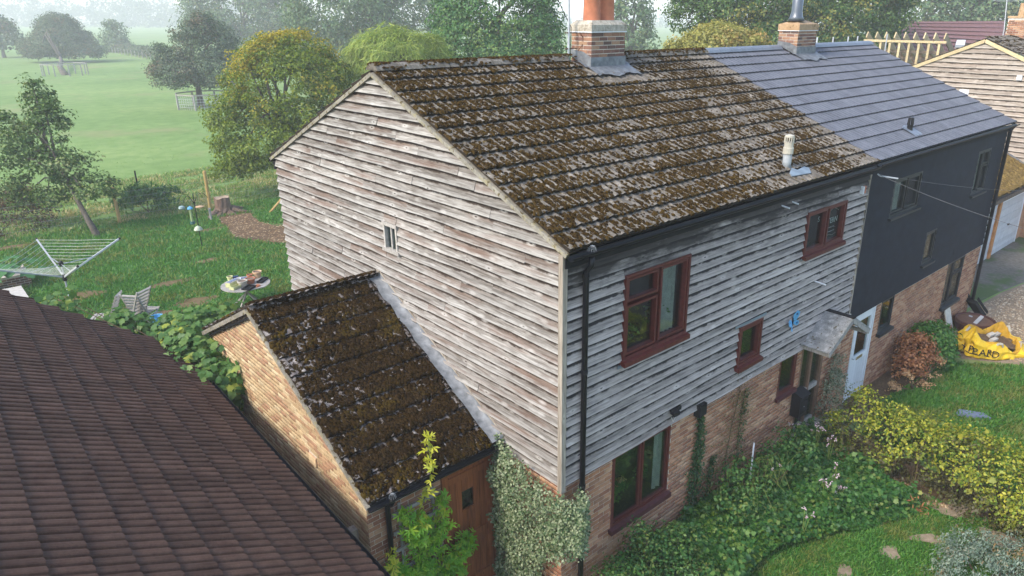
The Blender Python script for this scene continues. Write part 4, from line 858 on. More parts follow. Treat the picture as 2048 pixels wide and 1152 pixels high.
gutter(O, (OX-.06, OEY-.05, OEZ-.03), (.02, OEY-.05, OEZ-.03), (0, -1, 0), .055)
MB().box(OX-.03, OEY+.03, OEZ-.16, 0, OEY+.07, OEZ+.0).build('fascia', M['black_matt'], O)
mb = MB().tube([(OX+.28, OEY-.05, OEZ-.06), (OX+.28, OEY-.0, OEZ-.16), (OX+.28, OY0-.06, OEZ-.24), (OX+.28, OY0-.06, -.35)], .037, 10); dpo = mb.build('downpipe', M['black'], O, smooth=True)
mb = MB()
for k in range(5):
    a = math.pi*k/5; mb.tube([(OX+.28+.05*math.cos(a)*math.cos(t), OEY-.05+.05*math.sin(a)*math.cos(t), OEZ-.02+.07*math.sin(t)) for t in np.linspace(0, math.pi, 7)], .003, 4)
mb.build('leaf_guard', M['vent_grey'], dpo)
# planked door
D0, D1, DZ0, DZ1 = -1.01, -.11, -.28, 2.02
do = MB().box(D0-.02, OY0-.02, DZ0, D0+.015, OY0+.06, DZ1+.03).box(D1-.015, OY0-.02, DZ0, D1+.02, OY0+.06, DZ1+.03).box(D0+.015, OY0-.02, DZ1-.005, D1-.015, OY0+.06, DZ1+.03).build('door', M['door_wood'], O)
wz = (1.28, 1.62); wx = (-.66, -.46); k = 8; pw = (D1-D0-.03)/k
for i in range(k):
    a = D0+.015+i*pw; b = a+pw-.006
    for (c, d) in ([(DZ0+.02, wz[0]), (wz[1], DZ1-.01)] if (a < wx[1] and b > wx[0]) else [(DZ0+.02, DZ1-.01)]): MB().box(a, OY0+.005, c, b, OY0+.04, d).build('plank', M['door_wood'], do)
mb = MB()
for z in (DZ0+.15, .72, 1.85): mb.box(D0+.02, OY0-.012, z, D1-.02, OY0+.004, z+.11)
mb.box(D0+.02, OY0-.014, DZ0+.02, D0+.10, OY0+.003, DZ1-.01).box(D1-.10, OY0-.014, DZ0+.02, D1-.02, OY0+.003, DZ1-.01).build('door_rail', M['door_wood'], do)
MB().box(wx[0]-.08, OY0+.03, wz[0]-.02, wx[1]+.08, OY0+.036, wz[1]+.02).build('pane', M['glass'], do); MB().box(wx[0]-.1, OY0+.2, wz[0]-.1, wx[1]+.1, OY0+.21, wz[1]+.1).build('interior', M['black_matt'], do)
MB().box(D0-.05, OY0-.22, -.34, D1+.05, OY0, DZ0).build('door_step', M['mortar_grey'], O)
# trellis
tr = thing('trellis', 'grey wooden slats fixed to the brick wall behind the bright green climber', 'trellis', (-1.5, 1.4, 1))
for i, z in enumerate((.2, .55, .9, 1.25, 1.55, 1.86)): MB().beam((-1.88, 1.40, z), (-1.10, 1.40, z+.01), .025, .05).build('slat', M['pale_wood'], tr)
for x in (-1.75, -1.2): MB().beam((x, 1.425, -.2), (x, 1.425, 2.0), .04, .02, (0, 1, 0)).build('upright', M['pale_wood'], tr)
# fence panel in the passage
fp = thing('timber_fence', 'dark capped timber fence in the narrow passage beside the brick outbuilding', 'fence', (-2.55, 2.2, 0))
for i in range(8): MB().box(-2.58, 1.62+i*.15, -.3, -2.56+.004*(i % 2), 1.76+i*.15, 1.62).build('board', M['old_wood'], fp)
MB().beam((-2.57, 1.58, 1.66), (-2.57, 2.88, 1.66), .09, .06).build('cap_rail', M['old_wood'], fp)
tag(MB().box(-2.50, 1.38, -.3, -2.40, 1.50, 1.95).build("timber_post", M["old_wood"], None), 'dark square timber post at the end of the passage fence', 'post')

# ================================================================== BROWN ROOFED NEIGHBOUR (foreground)
n3 = 28.5; c3, s3 = math.cos(rad(n3)), math.sin(rad(n3))
U3 = np.array([.0319, .9995, 0]); h3 = np.array([-.9995, .0319, 0]); V3 = h3*c3+np.array([0, 0, s3]); N3 = np.cross(V3, U3); N3 = N3 if N3[2] > 0 else -N3
E3 = np.array([-2.955, -1.70, 2.5])
K = thing('brown_roofed_building', 'single storey building under a wide roof of dark brown tiles', 'building', (-6, 3, 0))
uend = lambda v: 9.30+.62*v
rows3 = [(k*.35, 0, uend(k*.35+.2), .0 if k % 2 else .135) for k in range(14)]
K_roof = obj('roof', mkmesh('roof', [E3-N3*.03, E3+U3*uend(.1)-N3*.03, E3+U3*uend(4.9)+V3*4.9-N3*.03, E3+V3*4.9-N3*.03, E3+V3*4.9+U3*uend(4.9)+h3*4.3-np.array([0, 0, 2.34]), E3+V3*4.9+h3*4.3-np.array([0, 0, 2.34])], [(0, 1, 2, 3), (3, 2, 4, 5)], M['tile_brown']), K)
PROF3 = [(.10, .0), (.15, .019), (.26, .027), (.62, .024), (.88, .013), (.94, .0)]
tmK = tile_mesh('tile', .27, .40, .028, PROF3, M['tile_brown'])
tiles(K_roof, tmK, E3, U3, V3, N3, rows3, .27, None, 300, .002)
gutter(K, E3+np.array([.05, 0, -.03]), E3+U3*9.3+np.array([.05, 0, -.03]), (1, 0, 0), .055)
MB().beam(E3+np.array([-.02, 0, -.09]), E3+U3*9.3+np.array([-.02, 0, -.09]), .03, .16).build('fascia', M['black_matt'], K)
a = E3+U3*uend(.1)-N3*.02; b = E3+U3*uend(4.9)+V3*4.9-N3*.02; MB().beam(a, b, .05, .05).build('verge', M['black_matt'], K)
wl = []
for p in (E3+h3*.3, E3+U3*9.2+h3*.3, E3+U3*uend(4.9)+h3*4.3, E3+U3*uend(4.9)+h3*8.4, E3+h3*8.4): wl.append((p[0], p[1]))
tops = [2.5, 2.5, 4.7, 2.5, 2.5]
V = [(x, y, -.4) for x, y in wl]+[(x, y, z) for (x, y), z in zip(wl, tops)]
obj('wall', mkmesh('wall', V, [(0, 1, 6, 5), (1, 2, 7, 6), (2, 3, 8, 7), (3, 4, 9, 8), (4, 0, 5, 9)], M['brick']), K)

# ================================================================== FAR TERRACE END, GARAGE, TIMBER FRAME, MAROON ROOF
C = thing('far_house', 'end house in pale weatherboard with yellow bargeboards beyond the dark house', 'house', (29, 4, 0)); XC = 26.9
obj('wall', mkmesh('wall', [(XC+.02, 0, -.1), (XC+.02, DP, -.1), (XC+.02, DP, 5.5), (XC+.02, YR, ZR-.1), (XC+.02, 0, 5.5), (XC+8, 0, -.1), (XC+8, 0, 5.5)], [(0, 1, 2, 3, 4), (0, 4, 6, 5)], M['brick']), C)
cc = obj('cladding', mkmesh('cladding', [(XC+.015, .4, 2.2), (XC+.015, DP-.4, 2.2), (XC+.015, DP-.4, 5.4), (XC+.015, .4, 5.4)], [(0, 1, 2, 3)], M['black_matt']), C)
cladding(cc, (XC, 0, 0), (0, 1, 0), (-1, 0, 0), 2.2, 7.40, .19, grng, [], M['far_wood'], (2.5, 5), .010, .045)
for s in (0, 1):
    y = lambda v: v if not s else DP-v
    MB().beam((XC-.08, y(EY), EZ-.10), (XC-.08, YR, ZR-.10), .04, .13).build('bargeboard', M['pine'], C)
    rr = MB()
    rr.add([(XC-.1, y(EY), EZ), (XC+8.5, y(EY), EZ), (XC+8.5, YR, ZR), (XC-.1, YR, ZR)], [(0, 1, 2, 3)])
    ro = rr.build('roof', M['tile_moss'] if not s else M['black_matt'], C)
    if not s:
        tmC = tile_mesh('tile', .30, GA+.055, .03, ROLLS, M['tile_moss']); tiles(ro, tmC, (XC-.1, EY, EZ+.03), (1, 0, 0), RV, RN, [(k*GA, 0, 5.0, 0) for k in range(13)], .30, None, 60, .006)
        moss_on(ro, (XC-.1, EY, EZ+.03), (1, 0, 0), RV, RN, 5, SLEN, 3500, .0, (.03, .07), (.02, .04), M['moss_dark'])
    else:
        for k in range(12):
            p = roof_pt(XC-.1, EY, 0); v = .2+k*.38; q = np.array([XC-.12, DP-EY, EZ])+RV2*v+RN2*.03; MB().beam(q, q+np.array([6, 0, 0]), .05, .03).build('batten', M['old_wood'], ro)
chC = MB().box(30.2, 3.8, 7.0, 31.1, 4.5, 8.25).build('chimney', M['mortar_grey'], C)
bricks(chC, (30.2, 3.79, 0), (1, 0, 0), (0, -1, 0), 7.2, 8.2, lambda z: (0, .9), [], 'brick', 30); bricks(chC, (30.19, 3.8, 0), (0, 1, 0), (-1, 0, 0), 7.2, 8.2, lambda z: (0, .7), [], 'brick', 30)
MB().box(30.17, 3.77, 8.25, 31.13, 4.53, 8.33).lathe((30.65, 4.15, 8.33), [(.16, 0), (.14, .5)], 12).build('cap', M['cement_orange'], chC)
tag(MB().box(XC-.12, 2.62, 6.02, XC-.05, 2.80, 6.20).build('alarm_box', M['white'], None), 'small white box on the pale gable boards of the far house', 'alarm box')
MB().box(XC-.06, 4.4, 5.35, XC-.02, 4.75, 5.55).build('vent_cover', M['white'], C)
# garage
GG = thing('garage', 'low garage with white boarded doors and mossy roof beyond the dark house', 'garage', (24, 3, 0))
gX0, gX1 = 21.6, XC; gsl = .51
obj('wall', mkmesh('wall', [(gX0, 1.5, -.1), (gX1, 1.5, -.1), (gX1, 1.5, 2.5), (gX0, 1.5, 2.5), (gX0, 7, -.1), (gX0, 7, 2.6), (gX0, 4.6, 4.0)], [(0, 1, 2, 3), (0, 3, 6, 5, 4)], M['brick']), GG)
gr = obj('roof', mkmesh('roof', [(gX0-.1, 1.2, 2.50), (gX1, 1.2, 2.50), (gX1, 4.6, 2.50+3.4*gsl), (gX0-.1, 4.6, 2.5+3.4*gsl), (gX0-.1, 7.2, 3.0), (gX1, 7.2, 3.0)], [(0, 1, 2, 3), (3, 2, 5, 4)], M['tile_garage']), GG)
tg = math.atan(gsl); tmG = tile_mesh('tile', .30, .42, .03, ROLLS, M['tile_garage'])
tiles(gr, tmG, (gX0-.1, 1.2, 2.53), (1, 0, 0), (0, math.cos(tg), math.sin(tg)), (0, -math.sin(tg), math.cos(tg)), [(k*.37, 0, gX1-gX0+.1, 0) for k in range(10)], .30, None, 90, .008)
moss_on(gr, (gX0-.1, 1.2, 2.53), (1, 0, 0), (0, math.cos(tg), math.sin(tg)), (0, -math.sin(tg), math.cos(tg)), gX1-gX0+.1, 3.8, 4200, -.35, (.03, .07), (.015, .04), leafmat('moss_gold', [(0.06, 0.038, 0.010), (0.115, 0.076, 0.020), (0.17, 0.115, 0.032)], .05))
MB().box(gX0-.1, 1.22, 2.22, gX1, 1.27, 2.46).build('fascia', M['old_wood'], GG); gutter(GG, (gX0-.1, 1.15, 2.48), (gX1, 1.15, 2.48), (0, -1, 0), .055)
gd = MB().box(23.20, 1.42, 2.02, 26.1, 1.49, 2.22).box(26.02, 1.42, 0, 26.10, 1.49, 2.02).build('door', M['white'], GG)
for i in range(13): MB().box(23.22, 1.44+.006*(i % 2), .02+i*.154, 26.02, 1.475, .168+i*.154).build('board', M['white_boards'], gd)
MB().box(24.6, 1.40, .95, 24.75, 1.44, 1.0).build('handle', M['black'], gd)
MB().obox((22.86, 1.36, 0), (.22, 0, 0), (0, .12, 0), (.06, 0, 2.2)).build('door_post', M['orange_wood'], GG)
gb = obj('side_panel', mkmesh('side_panel', [(gX0, 1.46, 0), (22.84, 1.46, 0), (22.84, 1.46, 2.2), (gX0, 1.46, 2.2)], [(0, 1, 2, 3)], M['white_boards']), GG)
for i in range(13): MB().box(gX0, 1.42+.006*(i % 2), .02+i*.165, 22.84, 1.455, .178+i*.165).build('board', M['white_boards'], gb)
V = [(XC-.06, 1.2, 2.60), (XC-.06, 4.6, 2.60+3.4*gsl), (XC-.22, 4.6, 2.57+3.4*gsl), (XC-.22, 1.2, 2.57)]; obj('flashing', mkmesh('flashing', V, [(0, 1, 2, 3)], M['lead']), GG)
# timber frame of the extension
T = thing('unfinished_roof', 'bare yellow rafters and studs of a half built roof behind the dark house', 'roof frame', (31, 8.5, 0)); TX = 30.0
MB().beam((TX, 6.7, 7.23), (TX, 10.45, 7.23), .10, .10).build('wall_plate', M['pine'], T)
for i in range(9):
    y = 6.8+i*.44; MB().beam((TX-.05, y, 7.50), (TX+3.2, y, 5.55), .05, .30).build('rafter', M['pine'], T); MB().beam((TX+.02, y+.2, 5.2), (TX+.02, y+.2, 7.18), .06, .10, (0, 1, 0)).build('stud', M['pine'], T)
for k in range(5): MB().beam((TX+.8+k*.5, 6.7, 6.75-k*.31), (TX+.8+k*.5, 10.5, 6.75-k*.31), .03, .12).build('batten', M['old_wood'], T)
obj('wall', mkmesh('wall', [(TX+.1, 6.7, 0), (TX+.1, 10.5, 0), (TX+.1, 10.5, 5.2), (TX+.1, 6.7, 5.2), (TX+3.4, 10.5, 0), (TX+3.4, 10.5, 5.2)], [(0, 1, 2, 3), (1, 4, 5, 2)], M['brick']), T)
for i, (px, py, d, lab) in enumerate([(1635, 74, 24, 'grey scaffold pole nearest the chimney with the black flue'), (1667, 74, 25, 'grey scaffold pole rising alone over the middle of the slate ridge'), (1697, 73, 26, 'grey scaffold pole in a close pair, the one nearer the flue'), (1716, 72, 27, 'grey scaffold pole in a close pair, the one nearer the timber frame'), (1775, 68, 31, 'grey scaffold pole standing among the yellow rafters')]):
    p = at(px, py, d); tag(MB().tube([(p[0], p[1], 0), tuple(p)], .024, 8).build('scaffold_pole', M['alu'], None), lab, 'pole', 'scaffold poles behind the slate roof')
R4 = thing('maroon_roofed_house', 'distant house showing only its long maroon tiled roof in the mist', 'house', (55, 16, 0))
a, b = at(1825, 43, 52), at(2008, 42, 52); e1, e2 = at(1765, 95, 49), at(2015, 125, 48); dz = np.array([0, 0, -9.])
back = np.array([4.5, 4.8, -3.6])
obj('roof', mkmesh('roof', [a, b, e2, e1, a+back, b+back], [(0, 1, 2, 3), (0, 4, 5, 1), (0, 3, 4)], M['tile_far']), R4)
obj('wall', mkmesh('wall', [e1+np.array([.2, .2, 0]), e2+np.array([.2, .2, 0]), (e2[0], e2[1], -.1), (e1[0], e1[1], -.1), b-np.array([0, 0, .2]), b+back, (b[0]+back[0], b[1]+back[1], -.1)], [(0, 1, 2, 3), (1, 4, 5, 6, 2)], M['brick_dark']), R4)
p = [at(x, y, 49.6) for x, y in ((1913, 83), (1930, 83), (1928, 93), (1910, 93))]; nrm = np.cross(b-a, e1-a); nrm /= np.linalg.norm(nrm); nrm = nrm if nrm[2] > 0 else -nrm
q = []
for v in p: d = v-CAM; t = np.dot(a-CAM, nrm)/np.dot(d, nrm); q.append(CAM+d*t+nrm*.12)
sk = obj('skylight', mkmesh('skylight', q+[v-nrm*.2 for v in q], [(0, 1, 2, 3), (0, 4, 5, 1), (1, 5, 6, 2), (2, 6, 7, 3), (3, 7, 4, 0)], M['white']), R4)
for k in range(9):
    s = (k+.5)/9; p0 = a*(1-s)+e1*s+nrm*.03; p1 = b*(1-s)+e2*s+nrm*.03; MB().beam(p0, p1, .30, .014, nrm).build('tile_course', M['tile_far'], R4)
p = at(2008, 60, 50); tag(MB().tube([(p[0], p[1], 0), (p[0], p[1], p[2]), tuple(at(2014, 0, 50))], .03, 6).tube([at(1990, 2, 50), at(2036, 2, 50)], .015, 4).build('aerial', M['alu'], None), 'thin pale aerial mast beside the maroon roof', 'aerial')

# ------------------------------------------------------------------ morning mist
mh, nt, out = newmat('mist'); v = nd(nt, 'ShaderNodeVolumePrincipled', {'Color': (0.985, 0.99, 1.0, 1), 'Density': HAZE, 'Anisotropy': 0.0}); nt.links.new(v.outputs[0], out.inputs[1])
hz = MB().box(-905, -905, -1.4, 905, 905, 42).build('haze', mh, None); hz['kind'] = 'stuff'

# ================================================================== TREES
def blob(px, py, d, rx, rz=None, ry=None): p = at(px, py, d); return (p[0], p[1], p[2], rx, ry or rx, rz or rx)
def gbase(px, py, d): p = at(px, py, d); return (p[0], p[1], 0.0)
# leaning young oak on the left of the lawn
tree('oak_tree', 'young dark green tree with a leaning trunk on the left of the back lawn',
     [blob(95, 250, 29, .85, 1.0), blob(50, 300, 29, 1.0, .8), blob(140, 335, 29, .95, .7), (*at(70, 190, 29.5), .55, .55, .7), blob(20, 250, 29.5, .7, .6), blob(195, 375, 28.8, .75, .5), blob(110, 385, 28.8, .8, .45), blob(40, 380, 29, .7, .55), blob(90, 330, 28.6, .8, .7)],
     (-.22, 26.75, 0), .13, 'oak', 240, 40, .22, .14, top=tuple(at(95, 290, 29)), nl=14, low=-.9, hol=.55)
bush('brown_bush', 'big dull brown green bush at the left edge behind the clothes dryer', [blob(10, 450, 29.5, 1.5, 1.3), blob(55, 440, 30, 1.0, .9), blob(-30, 430, 30, 1.2, 1.5), blob(40, 400, 30, .8, .7)], (-3.6, 28.8, 0), 'brown_bush', 170, 34, .25, .12, stems=14, low=-.9)
tree('yellowing_tree', 'round leafy tree turning gold at its top just behind the weathered house',
     [blob(565, 190, 35.5, 2.6, 2.4), blob(500, 250, 35, 1.75, 1.8), blob(620, 200, 35.5, 2.0, 2.0), blob(560, 120, 35.5, 1.6, 1.25), blob(600, 110, 36, 1.5, 1.1), blob(640, 150, 36, 1.4, 1.3), blob(470, 230, 35, 1.1, 1.1), blob(480, 300, 34.5, 1.2, .8), blob(545, 290, 34.5, 1.6, 1.2), blob(515, 140, 35.5, 1.1, 1.1), blob(640, 240, 35, 1.5, 1.5), (*at(470, 340, 34.5), 1.1, 1.1, .38)],
     (8.6, 29.3, 0), .20, 'yellow_tree', 1100, 64, .30, .14, top=tuple(at(565, 200, 35.5)), nl=16, hol=.78, low=-.85)
tree('willow_tree', 'pale yellow green weeping willow behind the near end of the mossy ridge', [blob(790, 130, 38, 2.3, 1.8), blob(735, 145, 38, 1.3, 1.4), blob(850, 120, 38.5, 1.2, 1.3), blob(770, 110, 38, 1.6, 1.2)], gbase(790, 120, 38), .25, 'willow', 620, 46, .30, .40, shape='strip', tdir=(0, 0, -1), jit=.3, nl=8, low=-.2)
CH = [blob(1000, 40, 44, 3.4, 3.0), blob(935, 95, 43.5, 2.4, 1.5), blob(1060, 90, 43.5, 2.0, 1.5), blob(1000, -40, 44, 3.0, 2.6), blob(940, 20, 44, 2.2, 1.8), blob(1065, 30, 44, 1.9, 1.8), blob(990, 110, 43, 2.2, .9), blob(905, 50, 44.5, 1.3, 1.0)]
tree('chestnut_tree', 'broad fresh green leafy tree just left of the terracotta chimney pots', CH, gbase(1000, 60, 44), .4, 'chestnut', 900, 70, .46, .19, nl=12, low=-.8)
tree('ash_tree', 'tall hazy green tree rising between the gold topped tree and the willow', [blob(680, 20, 89.9, 6.20, 5.27), blob(640, 60, 89.9, 3.72, 3.41), blob(740, 30, 89.9, 4.96, 4.03), blob(700, -60, 89.9, 5.89, 4.96), blob(820, 10, 93, 5.27, 4.34), blob(780, -50, 93, 5.27, 4.65), blob(860, 30, 93, 3.41, 3.10)], gbase(720, 40, 90), .5, 'ash', 950, 62, 1.0, .37, nl=10, low=-.9)
tree('ash_tree', 'misty grey green tree rising behind the fenced tree in the field', [blob(480, 10, 148.2, 9.12, 7.98), blob(430, 30, 148.2, 6.08, 5.32), blob(540, 30, 148.2, 6.84, 5.70), blob(490, -50, 148.2, 8.36, 7.60), blob(570, 60, 148.2, 4.18, 3.80), blob(410, -10, 150.1, 4.18, 4.18)], gbase(480, 60, 148), .5, 'ash', 800, 56, 1.4, .55, nl=10, low=-.9)
tree('poplar_tree', 'slim hazy tree in the gap just right of the chimney pots', [blob(1262, 50, 85, 2.4, 4.2), blob(1268, -10, 85, 2.0, 3.0), blob(1245, 85, 85, 2.2, 2.2), blob(1280, 90, 85, 2.2, 2.0)], gbase(1262, 60, 85), .4, 'ash', 240, 34, .6, .40, nl=8, low=-.9)
tree('golden_tree', 'rounded olive gold tree rising just behind the joint of the two roofs', [blob(1430, 100, 33, 1.7, 1.05), blob(1370, 110, 33, 1.0, .75), blob(1490, 105, 33, 1.3, .85), blob(1440, 80, 33.5, 1.2, .75)], gbase(1430, 80, 33), .2, 'olive', 420, 52, .22, .12, nl=8, low=-.4)
tree('sycamore_tree', 'dark green broad tree left of the black chimney flue', [blob(1470, 20, 45, 3.0, 2.4), blob(1410, 20, 45, 2.0, 1.8), blob(1520, 40, 45, 2.4, 2.2), blob(1470, -50, 45, 3.0, 2.4), blob(1560, 0, 45, 2.4, 2.6), blob(1540, 80, 44, 1.8, 1.0), blob(1390, -20, 45.5, 1.4, 1.4)], gbase(1480, 40, 45), .45, 'sycamore', 850, 70, .47, .19, nl=12, low=-.9)
tree('sycamore_tree', 'dark broad tree with gold patches right of the black chimney flue', [blob(1690, 20, 46, 2.9, 2.4), blob(1650, 60, 45, 2.2, 1.5), blob(1740, 30, 46, 2.2, 2.0), blob(1700, -40, 46, 3.0, 2.4), blob(1770, -10, 46.5, 1.8, 1.8), blob(1620, 10, 46, 1.8, 2.2), blob(1730, 75, 45, 1.5, .9)], gbase(1690, 40, 46), .45, 'sycamore', 820, 70, .47, .19, nl=12, low=-.9)
for i, (px, py, lab) in enumerate([(1850, 10, 'pale blue green tree in mist above the left half of the maroon roof'), (1945, 15, 'pale blue green tree in mist above the right half of the maroon roof'), (2035, 25, 'pale blue green tree in mist at the right edge behind the far chimney')]):
    tree('misty_tree', lab, [blob(px, py, 74, 4.2, 3.6), blob(px-45, py+20, 74, 2.6, 2.2), blob(px+45, py+15, 74, 2.6, 2.4), blob(px, py-50, 75, 4.2, 3.2), blob(px+10, py+50, 73, 2.8, 1.6)], gbase(px, py, 74), .45, 'ash', 260, 32, .8, .42, nl=8, low=-.9, group='misty trees beyond the maroon roof')
tree('field_tree', 'lone spreading tree inside a low wooden guard in the misty field', [blob(125, 85, 136, 4.6, 3.2), blob(85, 105, 136, 3.2, 1.8), blob(165, 105, 136, 3.2, 1.7), blob(115, 55, 136, 3.0, 2.2), blob(70, 95, 136, 2.0, 1.3)], (17.2, 125.0, 0), .45, 'grey_tree', 800, 60, .75, .36, nl=4, low=-.35)
tree('guarded_tree', 'grey green tree behind a post and rail guard left of the gold topped tree', [blob(405, 95, 68.5, 2.6, 2.6), blob(370, 140, 68, 2.2, 1.8), blob(430, 140, 68.5, 2.2, 2.0), blob(335, 150, 68, 1.5, 1.3), blob(405, 60, 69, 1.3, 1.5), blob(325, 110, 68, .9, 1.1), blob(440, 90, 69, 1.6, 1.8)], (18.0, 69.3, 0), .35, 'grey_tree', 800, 60, .42, .19, nl=12, low=-.8)
tree('field_tree', 'blurred tree cut off by the left edge beyond the field', [blob(5, 75, 150, 3.4, 3.4), blob(-25, 60, 150, 3.6, 3.4), blob(20, 92, 150, 2.2, 1.6)], gbase(0, 80, 150), .4, 'grey_tree', 180, 30, .9, .55, nl=6, low=-.5)
tree('field_tree', 'small faint pale tree at the start of the far field hedge', [blob(230, 75, 175, 2.6, 3.8), blob(232, 95, 175, 2.8, 2.2)], gbase(230, 80, 175), .3, 'ash', 110, 26, .9, .6, nl=5)
# far wood and field hedge in the mist
bl = []
for px in range(-120, 480, 22):
    for k in range(2): bl.append(blob(px+random.uniform(-10, 10), 42+random.uniform(-34, 16)+16*k, 560+random.uniform(-25, 50), random.uniform(12, 19), random.uniform(9, 15)))
P, N, _ = crown(bl, 1100, 26, 3.6, -.9); leaves('far_wood', P, N, 2.2, G['far'], 'oval', None, 'stuff')
bl = []
for px in range(480, 2300, 40): bl.append(blob(px, 66+random.uniform(-10, 8), 600+random.uniform(-20, 40), random.uniform(16, 24), random.uniform(8, 13)))
P, N, _ = crown(bl, 900, 24, 4.0, -.9); leaves('far_wood', P, N, 2.4, G['far'], 'oval', None, 'stuff')
hd = thing('field_hedge', 'low dark misty hedge running across the far field', 'hedge', (30, 160, 0)); bl = []
h0, h1 = np.array(gbase(225, 80, 178)), np.array(gbase(330, 80, 140))
for i in range(30): p = h0+(h1-h0)*i/29; bl.append((p[0], p[1], .9, 1.4, 1.4, 1.1))
P, N, _ = crown(bl, 260, 26, .6, -.3); leaves('foliage', P, N, .4, G['grey_tree'], 'oval', hd)
mb = MB()
for i in range(16): p = h0+(h1-h0)*i/15+np.array([-2.0, -1.2, 0]); mb.box(p[0]-.07, p[1]-.07, -.05, p[0]+.07, p[1]+.07, 1.3)
mb.build('posts', M['pale_wood'], hd, 'stuff')
def guard(name, label, c, r, n, a0, h=1.25, rails=(1.2,)):
    t = thing(name, label, 'tree guard', (c[0], c[1], 0)); pp = [np.array([c[0]+r*math.cos(a0+2*math.pi*i/n), c[1]+r*math.sin(a0+2*math.pi*i/n), 0]) for i in range(n)]
    for p in pp: MB().box(p[0]-.07, p[1]-.07, -.1, p[0]+.07, p[1]+.07, h).build('post', M['pale_wood'], t)
    for p, q in zip(pp, pp[1:]+pp[:1]):
        for z in rails: MB().beam(p+np.array([0, 0, z]), q+np.array([0, 0, z]), .09, .12).build('rail', M['pale_wood'], t)
    return t
guard('tree_guard', 'low wooden guard of posts and rails round the lone field tree', (17.2, 124.6), 2.9, 10, .3, 1.7, (1.62,))
tgd = guard('tree_guard', 'wooden post and rail guard with wire mesh under the grey green tree', (18.3, 68.8), 2.6, 8, .9, 1.4, (1.35,))
mb = MB(); pp = [np.array([18.3+2.6*math.cos(.9+2*math.pi*i/8), 68.8+2.6*math.sin(.9+2*math.pi*i/8), 0]) for i in range(8)]
for p, q in zip(pp, pp[1:]+pp[:1]):
    for z in (.25, .5, .75, 1.0): mb.tube([p+np.array([0, 0, z]), q+np.array([0, 0, z])], .012, 4)
    for s in np.linspace(0, 1, 9): mb.tube([p+(q-p)*s, p+(q-p)*s+np.array([0, 0, 1.2])], .010, 4)
mb.build('wire_mesh', M['alu'], tgd, 'stuff')

# ================================================================== PLANTS BY THE HOUSES
def wall_cloud(xs, dens, n, off, thick, fn):
    u = RNG.uniform(xs[0], xs[1], n); z = RNG.uniform(xs[2], xs[3], n); k = fn(u, z); return u[k], z[k]
# variegated shrub wrapping the near house corner
def corner_pts(n):
    y = RNG.uniform(-.62, 1.30, n); z = RNG.uniform(-.25, 2.5, n); top = np.interp(y, [-.62, -.3, .2, .75, 1.3], [2.05, 2.15, 2.10, 2.30, 2.42])-.03*np.sin(y*19); bot = np.interp(y, [-.62, -.25, .05, .35, .7, 1.3], [1.75, 1.35, 1.05, .40, -.15, -.2])+.12*np.sin(y*14)
    th = np.interp(y, [-.62, 0, .6, 1.3], [.24, .32, .36, .32])*np.interp(z, [-.3, .8, 2.0, 2.4], [.7, .85, 1.0, .5])
    k = (z < top+RNG.normal(0, .05, n)) & (z > bot+RNG.normal(0, .07, n)); y, z, th = y[k], z[k], th[k]
    b = .5+.5*vnoise(y*3.2, z*3.2, 1.0, 4.0); d = th*(.5+.75*b)*np.sqrt(RNG.uniform(.25, 1, len(y)))
    return np.stack([-.02-d, y, z], 1), np.stack([-.9*np.ones_like(y), -.25+RNG.normal(0, .2, len(y)), .45*np.ones_like(y)], 1)
cs = thing('variegated_shrub', 'large cream and green variegated climber covering the near corner of the weathered house', 'climber', (-.1, .3, -.3))
P, N = corner_pts(19000); leaves('foliage', P, N, .045, G['varieg'], 'oval', cs, None, .7)
n = 2600; x = RNG.uniform(-.30, .22, n); z = 1.68+RNG.normal(0, .34, n); k = (z < 2.12) & (z > 1.2); x, z = x[k], z[k]; y = -.08-.42*np.sqrt(RNG.uniform(0, 1, len(x)))*(1-np.abs(x+.02)*1.6)
leaves('foliage', np.stack([x, y, z], 1), np.tile([[-.3, -.9, .5]], (len(x), 1)), .052, G['varieg'], 'oval', cs, None, .7)
mb = MB()
for y in (.35, .62, .9, 1.15): mb.tube([(-.06, y, -.35), (-.05, y+.05, .5), (-.10, y-.08, 1.2), (-.08, y+.1, 2.0)], [.022, .018, .012, .006], 6)
mb.build('stem', M['stem'], cs)
# jasmine on the trellis
ja = thing('jasmine_climber', 'bright lime green climber on the trellis left of the wooden plank door', 'climber', (-1.6, 1.3, -.3))
PP = []; mb = MB()
for i in range(40):
    x0 = random.uniform(-1.75, -1.15); x1 = random.uniform(-2.15, -.62); zt = {0: 1.95, 1: 1.5, 2: 1.0, 3: .55}[i % 4]*random.uniform(.85, 1.05)
    if x1 > -.95: zt = min(zt, .95)
    if x1 < -1.95: zt = min(zt, 1.15)
    x1 = x1 if zt < 1.3 else min(max(x1, -1.75), -1.15); yy = random.uniform(1.12, 1.33); q = np.array([(x0, 1.36, -.3), ((x0*.6+x1*.4), 1.34, zt*.45), (x0*.25+x1*.75, (1.34+yy)/2, zt*.85), (x1, yy, zt), (x1+random.uniform(-.12, .12), yy-.06, zt-random.uniform(.08, .22))])
    mb.tube(q, [.010, .008, .005, .004, .002], 4); m = int(24+26*random.random()); tt = RNG.uniform(.9, 3.99, m); k = tt.astype(int); PP.append(q[k]+(q[k+1]-q[k])*(tt-k)[:, None]+RNG.normal(0, .045, (m, 3)))
mb.build('shoot', M['stem_green'], ja); P = np.concatenate(PP)
leaves('foliage', P, np.tile([[0, -.7, .65]], (len(P), 1)), .10, G['jasmine'], 'trio', ja, None, .5)
